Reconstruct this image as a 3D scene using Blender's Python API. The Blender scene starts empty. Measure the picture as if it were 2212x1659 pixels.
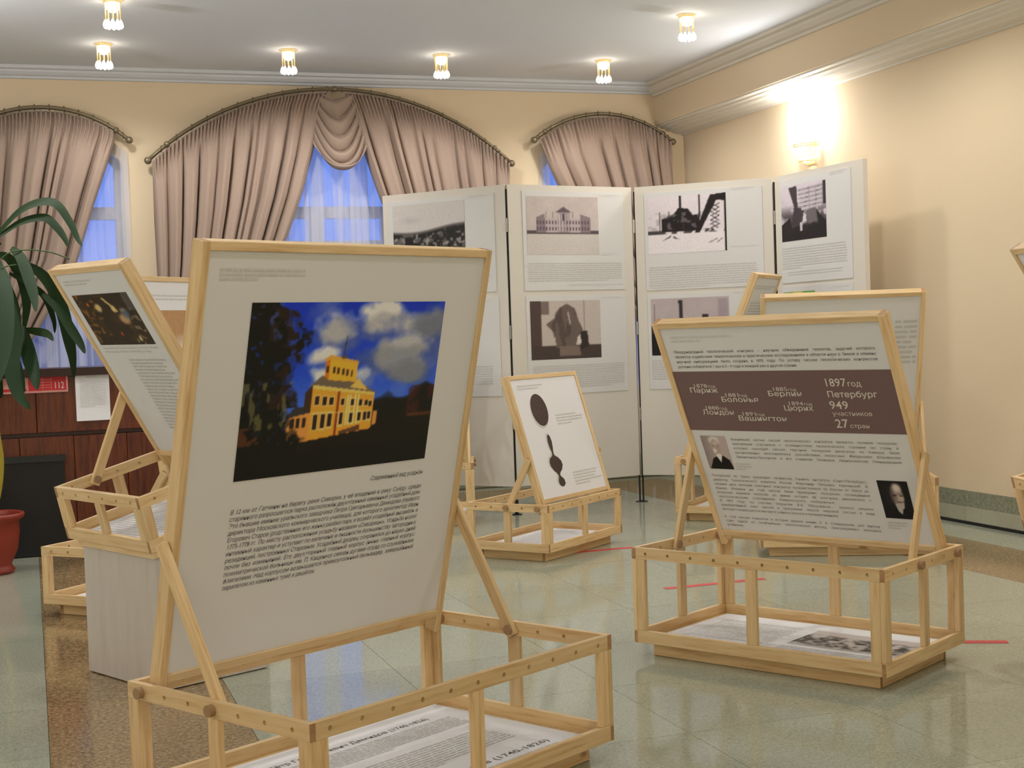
import bpy, math, random, bisect
import numpy as np
from mathutils import Matrix, Vector

# ---------------------------------------------------------------- camera, world, lights, exposure
scene = bpy.context.scene
COL = scene.collection
YAW, PITCH, ROLL, FPX, CAMH = 0.33153, -0.034695, -0.034479, 3029.3, 1.2
def cam_axes():
    cy, sy, cp, sp = math.cos(YAW), math.sin(YAW), math.cos(PITCH), math.sin(PITCH)
    f = Vector((sy*cp, cy*cp, sp)); r = Vector((cy, -sy, 0)); u = r.cross(f)
    cr, sr = math.cos(ROLL), math.sin(ROLL)
    return f, cr*r + sr*u, -sr*r + cr*u
CF, CR, CU = cam_axes()
cam = bpy.data.cameras.new('camera'); camo = bpy.data.objects.new('camera', cam); COL.objects.link(camo)
cam.sensor_width = 36.0; cam.lens = FPX/2212*36.0; cam.clip_start = 0.05; cam.clip_end = 200
camo.matrix_world = Matrix(((CR.x, CU.x, -CF.x, 0), (CR.y, CU.y, -CF.y, 0), (CR.z, CU.z, -CF.z, CAMH), (0, 0, 0, 1)))
scene.camera = camo
world = bpy.data.worlds.new('dusk_sky'); scene.world = world; world.use_nodes = True
bg = world.node_tree.nodes['Background']; bg.inputs[0].default_value = (0.17, 0.32, 0.98, 1); bg.inputs[1].default_value = 1.15
def area(name, loc, rot, sx, sy, power, color):
    l = bpy.data.lights.new(name, 'AREA'); l.shape = 'RECTANGLE'; l.size = sx; l.size_y = sy; l.energy = power; l.color = color
    o = bpy.data.objects.new(name, l); COL.objects.link(o); o.location = loc; o.rotation_euler = rot
    o.visible_glossy = False
    return o
area('added_rear_fill', (-0.5, -3.6, 1.9), (math.radians(90), 0, math.radians(180)), 6.5, 2.4, 140, (0.92, 0.96, 1.0))  # added soft fill behind the camera; the rear wall has no window
area('added_left_fill', (-3.4, 4.5, 1.9), (math.radians(90), 0, math.radians(-90)), 6.0, 2.2, 50, (0.93, 0.96, 1.0))  # added cool fill for assumed daylight from the left; no window is built
scene.view_settings.view_transform = 'Standard'; scene.view_settings.look = 'None'
scene.view_settings.exposure = 0.0; scene.view_settings.gamma = 1.0; scene.view_settings.use_curve_mapping = False
LAMP_W, SCONCE_W = 41.0, 20.0
LAMP_COL = (1.0, 0.98, 0.95)
cyc = scene.cycles; cyc.max_bounces = 6; cyc.diffuse_bounces = 3; cyc.glossy_bounces = 2; cyc.use_adaptive_sampling = True; cyc.adaptive_threshold = 0.025; cyc.transparent_max_bounces = 8

# ---------------------------------------------------------------- materials
def s2l(c):
    c = np.asarray(c, float)/255.0
    return np.where(c <= 0.04045, c/12.92, ((c+0.055)/1.055)**2.4)
def lin(r, g, b): return tuple(float(v) for v in s2l((r, g, b))) + (1.0,)
def new_mat(name):
    m = bpy.data.materials.new(name); m.use_nodes = True
    return m, m.node_tree.nodes, m.node_tree.links, m.node_tree.nodes['Principled BSDF']
def plain(name, col, rough=0.6, metal=0.0, spec=0.5, bump=0.0, bscale=200.0, emit=None, estr=0.0):
    m, N, L, b = new_mat(name)
    b.inputs['Base Color'].default_value = col; b.inputs['Roughness'].default_value = rough; b.inputs['Metallic'].default_value = metal
    b.inputs['Specular IOR Level'].default_value = spec
    if emit: b.inputs['Emission Color'].default_value = emit; b.inputs['Emission Strength'].default_value = estr
    if bump:
        tc = N.new('ShaderNodeTexCoord'); n = N.new('ShaderNodeTexNoise'); n.inputs['Scale'].default_value = bscale; n.inputs['Detail'].default_value = 3
        bp = N.new('ShaderNodeBump'); bp.inputs['Strength'].default_value = bump; bp.inputs['Distance'].default_value = 0.01
        L.new(tc.outputs['Object'], n.inputs['Vector']); L.new(n.outputs['Fac'], bp.inputs['Height']); L.new(bp.outputs['Normal'], b.inputs['Normal'])
    return m
def ramp(N, stops):
    r = N.new('ShaderNodeValToRGB'); e = r.color_ramp.elements
    while len(e) < len(stops): e.new(0.5)
    for i, (p, c) in enumerate(stops): e[i].position = p; e[i].color = c
    return r
def wood(name, c_light, c_mid, c_dark, stretch=14.0, knots=True, rough=0.55, scale=9.0, upright=False):
    m, N, L, b = new_mat(name)
    tc = N.new('ShaderNodeTexCoord'); oi = N.new('ShaderNodeObjectInfo')
    add = N.new('ShaderNodeVectorMath'); add.operation = 'ADD'
    mul = N.new('ShaderNodeVectorMath'); mul.operation = 'SCALE'; mul.inputs['Scale'].default_value = 37.0
    comb = N.new('ShaderNodeCombineXYZ')
    for i in range(3): L.new(oi.outputs['Random'], comb.inputs[i])
    L.new(comb.outputs[0], mul.inputs[0]); L.new(tc.outputs['Object'], add.inputs[0]); L.new(mul.outputs[0], add.inputs[1])
    mp = N.new('ShaderNodeMapping'); mp.inputs['Scale'].default_value = (stretch, stretch, 1.0) if upright else (1.0, stretch, stretch); L.new(add.outputs[0], mp.inputs['Vector'])
    n1 = N.new('ShaderNodeTexNoise'); n1.inputs['Scale'].default_value = scale*0.6; n1.inputs['Detail'].default_value = 5; n1.inputs['Roughness'].default_value = 0.6
    L.new(mp.outputs[0], n1.inputs['Vector'])
    r = ramp(N, [(0.28, c_dark), (0.46, c_mid), (0.72, c_light)]); L.new(n1.outputs['Fac'], r.inputs[0])
    out = r.outputs['Color']
    if knots:
        mk = N.new('ShaderNodeMapping'); mk.inputs['Scale'].default_value = (1.0, 2.0, 2.0); L.new(add.outputs[0], mk.inputs['Vector'])
        v = N.new('ShaderNodeTexVoronoi'); v.inputs['Scale'].default_value = 3.4; L.new(mk.outputs[0], v.inputs['Vector'])
        kr = ramp(N, [(0.035, (1, 1, 1, 1)), (0.085, (0, 0, 0, 1))]); L.new(v.outputs['Distance'], kr.inputs[0])
        mx = N.new('ShaderNodeMix'); mx.data_type = 'RGBA'; mx.inputs['B'].default_value = (c_dark[0]*0.45, c_dark[1]*0.36, c_dark[2]*0.28, 1)
        ms = N.new('ShaderNodeMath'); ms.operation = 'MULTIPLY'; ms.inputs[1].default_value = 0.75
        L.new(kr.outputs['Color'], ms.inputs[0]); L.new(ms.outputs[0], mx.inputs['Factor']); L.new(out, mx.inputs['A']); out = mx.outputs['Result']
    hs = N.new('ShaderNodeHueSaturation')
    mr = N.new('ShaderNodeMapRange'); mr.inputs['To Min'].default_value = 0.88; mr.inputs['To Max'].default_value = 1.08
    L.new(oi.outputs['Random'], mr.inputs['Value']); L.new(mr.outputs[0], hs.inputs['Value']); L.new(out, hs.inputs['Color'])
    L.new(hs.outputs['Color'], b.inputs['Base Color']); b.inputs['Roughness'].default_value = rough
    bp = N.new('ShaderNodeBump'); bp.inputs['Strength'].default_value = 0.12; bp.inputs['Distance'].default_value = 0.002
    L.new(n1.outputs['Fac'], bp.inputs['Height']); L.new(bp.outputs['Normal'], b.inputs['Normal'])
    return m
def granite(name, stops, scale, rough):
    m, N, L, b = new_mat(name)
    tc = N.new('ShaderNodeTexCoord'); oi = N.new('ShaderNodeObjectInfo')
    comb = N.new('ShaderNodeCombineXYZ'); mul = N.new('ShaderNodeMath'); mul.operation = 'MULTIPLY'; mul.inputs[1].default_value = 91.0
    L.new(oi.outputs['Random'], mul.inputs[0]); L.new(mul.outputs[0], comb.inputs[2])
    add = N.new('ShaderNodeVectorMath'); add.operation = 'ADD'; L.new(tc.outputs['Object'], add.inputs[0]); L.new(comb.outputs[0], add.inputs[1])
    n1 = N.new('ShaderNodeTexNoise'); n1.inputs['Scale'].default_value = scale; n1.inputs['Detail'].default_value = 6; n1.inputs['Roughness'].default_value = 0.75
    L.new(add.outputs[0], n1.inputs['Vector']); r = ramp(N, stops); L.new(n1.outputs['Fac'], r.inputs[0])
    hs = N.new('ShaderNodeHueSaturation'); mr = N.new('ShaderNodeMapRange'); mr.inputs['To Min'].default_value = 0.94; mr.inputs['To Max'].default_value = 1.05
    L.new(oi.outputs['Random'], mr.inputs['Value']); L.new(mr.outputs[0], hs.inputs['Value']); L.new(r.outputs['Color'], hs.inputs['Color'])
    L.new(hs.outputs['Color'], b.inputs['Base Color']); b.inputs['Roughness'].default_value = rough; b.inputs['Specular IOR Level'].default_value = 0.6
    return m
def print_mat():
    m, N, L, b = new_mat('printed_picture')
    a = N.new('ShaderNodeVertexColor'); a.layer_name = 'Col'
    L.new(a.outputs['Color'], b.inputs['Base Color']); b.inputs['Roughness'].default_value = 0.45; b.inputs['Specular IOR Level'].default_value = 0.3
    return m
def sheer_mat():
    m = bpy.data.materials.new('sheer_voile'); m.use_nodes = True; N = m.node_tree.nodes; L = m.node_tree.links; N.clear()
    out = N.new('ShaderNodeOutputMaterial'); tr = N.new('ShaderNodeBsdfTransparent'); df = N.new('ShaderNodeBsdfDiffuse'); tl = N.new('ShaderNodeBsdfTranslucent')
    df.inputs[0].default_value = (0.82, 0.80, 0.80, 1); tl.inputs[0].default_value = (0.80, 0.80, 0.82, 1); tr.inputs[0].default_value = (0.97, 0.97, 1, 1)
    m1 = N.new('ShaderNodeMixShader'); m1.inputs[0].default_value = 0.35; L.new(df.outputs[0], m1.inputs[1]); L.new(tl.outputs[0], m1.inputs[2])
    tc = N.new('ShaderNodeTexCoord'); mp = N.new('ShaderNodeMapping'); mp.inputs['Scale'].default_value = (7.0, 0.0, 0.12)
    n = N.new('ShaderNodeTexNoise'); n.inputs['Scale'].default_value = 2.2; n.inputs['Detail'].default_value = 2
    L.new(tc.outputs['Object'], mp.inputs['Vector']); L.new(mp.outputs[0], n.inputs['Vector'])
    r = ramp(N, [(0.45, (0.34, 0.34, 0.34, 1)), (0.55, (0.74, 0.74, 0.74, 1))]); L.new(n.outputs['Fac'], r.inputs[0])
    m2 = N.new('ShaderNodeMixShader'); L.new(r.outputs['Color'], m2.inputs[0]); L.new(tr.outputs[0], m2.inputs[1]); L.new(m1.outputs[0], m2.inputs[2])
    L.new(m2.outputs[0], out.inputs[0]); return m
def glass_mat():
    m = bpy.data.materials.new('window_glass'); m.use_nodes = True; N = m.node_tree.nodes; L = m.node_tree.links; N.clear()
    out = N.new('ShaderNodeOutputMaterial'); tr = N.new('ShaderNodeBsdfTransparent'); gl = N.new('ShaderNodeBsdfGlossy'); gl.inputs['Roughness'].default_value = 0.03
    tr.inputs[0].default_value = (0.93, 0.95, 0.97, 1)
    mx = N.new('ShaderNodeMixShader'); mx.inputs[0].default_value = 0.06; L.new(tr.outputs[0], mx.inputs[1]); L.new(gl.outputs[0], mx.inputs[2]); L.new(mx.outputs[0], out.inputs[0]); return m

M = {}
M['pine'] = wood('pine_wood', lin(240, 211, 162), lin(229, 195, 143), lin(208, 163, 108))
M['plywood'] = wood('pale_plywood', lin(224, 214, 202), lin(218, 207, 193), lin(206, 190, 170), stretch=7.0, scale=4.0, upright=True)
M['counter'] = wood('mahogany_veneer', lin(120, 56, 24), lin(92, 40, 16), lin(58, 24, 10), stretch=10.0, knots=False, rough=0.4)
M['counter_dark'] = plain('dark_mahogany_edge', lin(46, 20, 14), 0.4)
M['pine_end'] = wood('pine_end_grain', lin(190, 150, 108), lin(172, 130, 90), lin(146, 104, 68), stretch=1.0, knots=False, scale=60.0)
M['peg'] = plain('birch_dowel', lin(168, 134, 98), 0.6, bump=0.15, bscale=90)
M['paper'] = plain('matte_poster_paper', lin(229, 227, 224), 0.6, spec=0.3)
M['sheet'] = plain('white_print_paper', lin(240, 239, 242), 0.6, spec=0.3)
M['ink'] = plain('dark_ink', lin(94, 86, 88), 0.6)
M['ink_mid'] = plain('grey_ink', lin(138, 130, 128), 0.6)
M['ink_far'] = plain('small_grey_print', lin(202, 198, 194), 0.6)
M['ink_light'] = plain('pale_grey_ink', lin(214, 210, 205), 0.6)
M['ink_white'] = plain('pale_ink', lin(226, 218, 205), 0.6)
M['band'] = plain('mauve_ink', lin(122, 96, 94), 0.55)
M['print'] = print_mat()
M['wall'] = plain('cream_plaster', lin(232, 212, 180), 0.85, spec=0.2, bump=0.05, bscale=160)
M['ceiling'] = plain('white_ceiling_paint', lin(236, 240, 245), 0.75, spec=0.2)
M['cornice'] = plain('white_plaster_moulding', lin(218, 221, 226), 0.6, spec=0.3)
M['cornice_warm'] = plain('cream_plaster_moulding', lin(228, 221, 206), 0.6, spec=0.3)
M['floor_green'] = granite('green_grey_granite', [(0.30, lin(138, 143, 124)), (0.5, lin(173, 177, 157)), (0.70, lin(200, 203, 184))], 130.0, 0.10)
M['floor_brown'] = granite('brown_granite', [(0.34, lin(84, 66, 46)), (0.46, lin(140, 114, 78)), (0.56, lin(172, 145, 104)), (0.68, lin(200, 178, 142))], 75.0, 0.12)
M['grout'] = plain('dark_grout', lin(84, 80, 70), 0.8)
M['skirting'] = granite('green_granite_skirting', [(0.30, lin(108, 112, 96)), (0.5, lin(142, 146, 124)), (0.70, lin(164, 166, 146))], 55.0, 0.2)
M['curtain'] = plain('taupe_curtain_fabric', lin(168, 147, 133), 0.85, spec=0.2, bump=0.08, bscale=500)
M['rod'] = plain('bronze_rod', lin(136, 122, 96), 0.42, metal=0.55)
M['sheer'] = sheer_mat(); M['glass'] = glass_mat()
M['win_frame'] = plain('white_window_frame', lin(215, 215, 216), 0.5)
M['screen'] = plain('cream_display_board', lin(222, 215, 203), 0.6, spec=0.3)
M['poster'] = plain('white_poster_board', lin(220, 218, 215), 0.5, spec=0.3)
M['black_metal'] = plain('black_metal', (0.02, 0.02, 0.022, 1), 0.4)
M['hinge'] = plain('steel_hinge', lin(190, 190, 186), 0.3, metal=0.8)
M['black'] = plain('black_laminate', lin(13, 13, 14), 0.55)
M['charcoal'] = plain('charcoal_trim', lin(30, 34, 32), 0.5)
M['leaf'] = plain('dark_green_leaf', lin(24, 50, 16), 0.6, spec=0.3, bump=0.1, bscale=30)
M['stem'] = plain('yellow_green_cane', lin(168, 150, 44), 0.5)
M['stalk'] = plain('green_stalk', lin(60, 84, 36), 0.5)
M['pot'] = plain('terracotta_plastic', lin(138, 48, 30), 0.45)
M['soil'] = plain('dark_soil', lin(40, 28, 20), 0.95, bump=0.4, bscale=60)
M['tape'] = plain('red_floor_tape', lin(214, 72, 74), 0.5)
M['red'] = plain('red_sign_print', lin(196, 40, 48), 0.5)
M['pink'] = plain('pale_pink_border', lin(214, 150, 140), 0.5)
M['gold'] = plain('glowing_brass', lin(220, 172, 90), 0.25, metal=0.85, emit=(1.0, 0.80, 0.42, 1), estr=0.55)  # emission puts the lamplight on the brass into its colour
M['bulb'] = plain('glowing_bulb', (1, 1, 1, 1), 0.5, emit=(1.0, 0.93, 0.80, 1), estr=14.0)
M['crystal'] = plain('lit_crystal', (0.95, 0.95, 0.95, 1), 0.1, emit=(1.0, 0.93, 0.80, 1), estr=2.6)  # emission stands in for lamplight caught in the crystals
M['bead'] = plain('lit_crystal_bead', (0.95, 0.93, 0.9, 1), 0.12, emit=(1.0, 0.90, 0.72, 1), estr=0.30)  # faint emission stands in for bulb light in the beads
M['green_print'] = plain('green_print', lin(96, 168, 60), 0.5); M['yellow_print'] = plain('yellow_print', lin(214, 206, 60), 0.5)
M['facade'] = plain('dusk_facade', lin(120, 118, 122), 0.9)

# ---------------------------------------------------------------- mesh helpers
def link(o, parent=None):
    COL.objects.link(o)
    if parent is not None: o.parent = parent
    return o
def mesh_obj(name, v, f, mat, parent=None, smooth=False):
    me = bpy.data.meshes.new(name); me.from_pydata([tuple(p) for p in v], [], f); me.update()
    if mat: me.materials.append(mat)
    if smooth: me.polygons.foreach_set('use_smooth', [True]*len(me.polygons))
    return link(bpy.data.objects.new(name, me), parent)
def tag(o, label, cat, group=None):
    o['label'] = label; o['category'] = cat
    if group: o['group'] = group
    return o
def struct(o): o['kind'] = 'structure'; return o
def empty(name, loc=(0, 0, 0), rz=0.0, mat=None):
    o = bpy.data.objects.new(name, None); COL.objects.link(o); o.empty_display_size = 0.1
    if mat is not None: o.matrix_world = mat
    else: o.location = loc; o.rotation_euler = (0, 0, rz)
    return o
def boxdata(x0, x1, y0, y1, z0, z1):
    v = [(x0, y0, z0), (x1, y0, z0), (x1, y1, z0), (x0, y1, z0), (x0, y0, z1), (x1, y0, z1), (x1, y1, z1), (x0, y1, z1)]
    f = [(3, 2, 1, 0), (4, 5, 6, 7), (0, 1, 5, 4), (1, 2, 6, 5), (2, 3, 7, 6), (3, 0, 4, 7)]
    return v, f
def box(name, x0, x1, y0, y1, z0, z1, mat, parent=None):
    return mesh_obj(name, *boxdata(x0, x1, y0, y1, z0, z1), mat, parent)
def cham(hx, hy, hz, c):
    """box with chamfered edges, centred"""
    v = []; idx = {}
    for sx in (-1, 1):
        for sy in (-1, 1):
            for sz in (-1, 1):
                for a in range(3):
                    p = [sx*(hx-c), sy*(hy-c), sz*(hz-c)]; p[a] = (sx*hx, sy*hy, sz*hz)[a]
                    idx[(sx, sy, sz, a)] = len(v); v.append(tuple(p))
    f = []
    for a in range(3):
        b, c2 = (a+1) % 3, (a+2) % 3
        for s in (-1, 1):
            q = []
            for sb, sc in ((-1, -1), (1, -1), (1, 1), (-1, 1)):
                k = [0, 0, 0]; k[a] = s; k[b] = sb; k[c2] = sc; q.append(idx[(k[0], k[1], k[2], a)])
            f.append(tuple(q) if s > 0 else tuple(reversed(q)))
        for sb in (-1, 1):
            for sc in (-1, 1):
                def I(s, ax):
                    k = [0, 0, 0]; k[a] = s; k[b] = sb; k[c2] = sc; return idx[(k[0], k[1], k[2], ax)]
                q = (I(-1, b), I(1, b), I(1, c2), I(-1, c2))
                f.append(q if sb*sc > 0 else tuple(reversed(q)))
    for sx in (-1, 1):
        for sy in (-1, 1):
            for sz in (-1, 1):
                t = tuple(idx[(sx, sy, sz, a)] for a in range(3)); f.append(t if sx*sy*sz > 0 else tuple(reversed(t)))
    return v, f
def frame_mat(c, X, Z):
    X = Vector(X).normalized(); Z = Vector(Z); Z = (Z - X*Z.dot(X)).normalized(); Y = Z.cross(X)
    return Matrix(((X.x, Y.x, Z.x, c[0]), (X.y, Y.y, Z.y, c[1]), (X.z, Y.z, Z.z, c[2]), (0, 0, 0, 1)))
def bar(name, c, X, Z, lx, ly, lz, mat, parent, ch=0.0018):
    """chamfered timber: grain along local X"""
    o = mesh_obj(name, *cham(lx/2, ly/2, lz/2, ch), mat, parent); o.matrix_local = frame_mat(c, X, Z)
    if mat is M['pine']: end_grain(o.data)
    return o
def end_grain(me):
    me.materials.append(M['pine_end'])
    for p in me.polygons:
        if abs(p.normal.x) > 0.9 and p.area > 2.0e-4: p.material_index = 1
def cyl_data(p0, p1, r0, r1=None, n=14, caps=True):
    r1 = r0 if r1 is None else r1
    p0 = Vector(p0); p1 = Vector(p1); d = (p1-p0).normalized(); a = d.orthogonal().normalized(); b = d.cross(a)
    v = []; f = []
    for p, r in ((p0, r0), (p1, r1)):
        for k in range(n):
            t = 2*math.pi*k/n; v.append(p + a*(r*math.cos(t)) + b*(r*math.sin(t)))
    for k in range(n): f.append((k, (k+1) % n, n+(k+1) % n, n+k))
    if caps: f.append(tuple(reversed(range(n)))); f.append(tuple(range(n, 2*n)))
    return v, f
def cyl(name, p0, p1, r, mat, parent=None, r1=None, n=14, smooth=False):
    return mesh_obj(name, *cyl_data(p0, p1, r, r1, n), mat, parent, smooth)
def merge(parts):
    V = []; F = []
    for v, f in parts:
        b = len(V); V += [tuple(p) for p in v]; F += [tuple(i+b for i in q) for q in f]
    return V, F
def lathe(prof, n=28):
    v = []; f = []
    for r, z in prof:
        for k in range(n): v.append((r*math.cos(2*math.pi*k/n), r*math.sin(2*math.pi*k/n), z))
    for i in range(len(prof)-1):
        for k in range(n): f.append((i*n+k, i*n+(k+1) % n, (i+1)*n+(k+1) % n, (i+1)*n+k))
    return v, f
def sphere_data(c, r, n=12, m=8, sz=1.0):
    v = []; f = []
    for i in range(m+1):
        th = math.pi*i/m
        for k in range(n): v.append((c[0]+r*math.sin(th)*math.cos(2*math.pi*k/n), c[1]+r*math.sin(th)*math.sin(2*math.pi*k/n), c[2]+sz*r*math.cos(th)))
    for i in range(m):
        for k in range(n): f.append((i*n+k, (i+1)*n+k, (i+1)*n+(k+1) % n, i*n+(k+1) % n))
    return v, f
def tube(path, r, n=8):
    v = []; f = []; P = [Vector(p) for p in path]
    for i, p in enumerate(P):
        d = (P[min(i+1, len(P)-1)] - P[max(i-1, 0)]).normalized(); a = d.cross(Vector((0, 1, 0.02))).normalized(); b = d.cross(a)
        for k in range(n): t = 2*math.pi*k/n; v.append(p + a*(r*math.cos(t)) + b*(r*math.sin(t)))
    for i in range(len(P)-1):
        for k in range(n): f.append((i*n+k, i*n+(k+1) % n, (i+1)*n+(k+1) % n, (i+1)*n+k))
    f.append(tuple(reversed(range(n)))); f.append(tuple(range((len(P)-1)*n, len(P)*n)))
    return v, f
_rail = {}
def rail(name, c, X, Z, L, t, h, holes, hz, r, mat, parent):
    """rail with real drilled holes; X along, Y through thickness, Z height; holes = x positions from the centre"""
    key = (round(L, 4), tuple(round(q, 4) for q in holes))
    if key not in _rail:
        n = 12; v = []; f = []
        xs = [-L/2]
        for q in holes: xs += [q-0.02, q+0.02]
        xs.append(L/2)
        def ring(q, s, rect):
            out = []
            for k in range(n):
                a = 2*math.pi*k/n
                if rect:
                    ca, sa = math.cos(a), math.sin(a); zc = hz
                    tx = 0.02/abs(ca) if abs(ca) > 1e-6 else 9; up = (h/2-zc) if sa > 0 else (h/2+zc); tz = up/abs(sa) if abs(sa) > 1e-6 else 9
                    m = min(tx, tz); p = (q+ca*m, s*t/2, zc+sa*m)
                else: p = (q+r*math.cos(a), s*t/2, hz+r*math.sin(a))
                out.append(len(v)); v.append(p)
            return out
        for q in holes:
            io = []
            for s in (-1, 1):
                R = ring(q, s, True); C = ring(q, s, False); io.append(C)
                for k in range(n):
                    k2 = (k+1) % n
                    ff = (R[k], R[k2], C[k2], C[k]); f.append(ff if s > 0 else tuple(reversed(ff))) if False else f.append(tuple(reversed(ff)) if s > 0 else ff)
                # fill corners of the rectangle
                for sx in (-1, 1):
                    for sz in (-1, 1):
                        corner = len(v); v.append((q+sx*0.02, s*t/2, sz*h/2))
                        best = sorted(range(n), key=lambda k: (v[R[k]][0]-v[corner][0])**2 + (v[R[k]][2]-v[corner][2])**2)[:2]
                        f.append((R[best[0]], corner, R[best[1]]))
            for k in range(n):
                k2 = (k+1) % n; f.append((io[0][k], io[0][k2], io[1][k2], io[1][k]))
        for i in range(0, len(xs), 2):
            x0, x1 = xs[i], xs[i+1]; b = len(v)
            v += [(x0, -t/2, -h/2), (x1, -t/2, -h/2), (x1, -t/2, h/2), (x0, -t/2, h/2), (x0, t/2, -h/2), (x1, t/2, -h/2), (x1, t/2, h/2), (x0, t/2, h/2)]
            f += [(b, b+1, b+2, b+3), (b+7, b+6, b+5, b+4)]
        b = len(v); v += [(sx*L/2, sy*t/2, sz*h/2) for sx in (-1, 1) for sy in (-1, 1) for sz in (-1, 1)]
        f += [(b, b+1, b+3, b+2), (b+4, b+6, b+7, b+5), (b, b+4, b+5, b+1), (b+2, b+3, b+7, b+6), (b+1, b+5, b+7, b+3), (b, b+2, b+6, b+4)]
        f = f[:-6] + [f[-6], f[-5], f[-2], f[-1]]
        me = bpy.data.meshes.new(name); me.from_pydata(v, [], f); me.update(); me.materials.append(mat); end_grain(me); _rail[key] = me
    o = link(bpy.data.objects.new(name, _rail[key]), parent); o.matrix_local = frame_mat(c, X, Z); return o

# ---------------------------------------------------------------- printing helpers (board space: x right, -z down from the top-left, print faces -y)
_font = bpy.data.curves.new('type', 'FONT'); _font.size = 1.0; _font.resolution_u = 2
_fo = bpy.data.objects.new('type', _font); COL.objects.link(_fo)
def glyphs(s, word=1.0, shear=0.0, offset=0.0):
    _font.body = s; _font.space_word = word; _font.shear = shear; _font.offset = offset
    dg = bpy.context.evaluated_depsgraph_get(); dg.update()
    me = bpy.data.meshes.new_from_object(_fo.evaluated_get(dg))
    n = len(me.vertices); co = np.empty(n*3); me.vertices.foreach_get('co', co); co = co.reshape(-1, 3)
    f = [tuple(p.vertices) for p in me.polygons]; bpy.data.meshes.remove(me); return co, f
def text(name, lines, parent, mat, y=-0.0012):
    """lines: (string, x, down(baseline), cap height, width or None, shear, bold)"""
    V = []; F = []
    for s, x, dn, cap, w, sh, bold in lines:
        co, f = glyphs(s, 1.0, sh, bold); size = cap/0.73
        if len(co) == 0: continue
        w0 = co[:, 0].max()
        if w is not None and ' ' in s and bold == 0 and w/size > w0*1.0:
            c2, _ = glyphs(s, 2.0, sh, bold); w1 = c2[:, 0].max()
            if w1 > w0: co, f = glyphs(s, min(4.0, 1.0+(w/size-w0)/(w1-w0)), sh, bold)
        sx = size if w is None else w/co[:, 0].max()
        b = len(V)
        V += [(x+p[0]*sx, y, -dn+p[1]*size) for p in co]; F += [tuple(i+b for i in q) for q in f]
    return mesh_obj(name, V, F, mat, parent)
def textbars(name, x, dn, w, n, pitch, h, parent, mat, seed=1, last=0.6, y=-0.0012, right=False, rag=0.0):
    """rows of word-length strokes for print too small to read"""
    rnd = random.Random(seed); V = []; F = []
    for i in range(n):
        ww = w*(last if i == n-1 and n > 1 else 1.0-rag*rnd.random()); p = 0.0; z = -(dn+i*pitch)
        x0 = x + (w-ww if right else 0)
        while p < ww-h:
            l = min(h*rnd.uniform(1.6, 7.0), ww-p); b = len(V)
            V += [(x0+p, y, z-h), (x0+p+l, y, z-h), (x0+p+l, y, z), (x0+p, y, z)]; F.append((b, b+1, b+2, b+3)); p += l+h*0.75
    return mesh_obj(name, V, F, mat, parent)
def rect(name, x0, x1, d0, d1, parent, mat, y=-0.0008):
    return mesh_obj(name, [(x0, y, -d1), (x1, y, -d1), (x1, y, -d0), (x0, y, -d0)], [(0, 1, 2, 3)], mat, parent)
def outline(name, pts, parent, mat, y=-0.001):
    return mesh_obj(name, [(px, y, -pd) for px, pd in reversed(pts)], [tuple(range(len(pts)))], mat, parent)
def vnoise(h, w, fy, fx, seed, octv=4):
    rs = np.random.RandomState(seed); out = np.zeros((h, w)); amp = 1.0; tot = 0
    for o in range(octv):
        gy, gx = max(2, int(fy*2**o)+2), max(2, int(fx*2**o)+2); g = rs.rand(gy, gx)
        yy = np.linspace(0, gy-1.001, h); xx = np.linspace(0, gx-1.001, w); y0 = yy.astype(int); x0 = xx.astype(int)
        ty = (yy-y0)[:, None]; tx = (xx-x0)[None, :]; ty = ty*ty*(3-2*ty); tx = tx*tx*(3-2*tx)
        a = g[y0][:, x0]; b = g[y0][:, x0+1]; c = g[y0+1][:, x0]; d = g[y0+1][:, x0+1]
        out += amp*((a*(1-tx)+b*tx)*(1-ty)+(c*(1-tx)+d*tx)*ty); tot += amp; amp *= 0.5
    return out/tot
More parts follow.
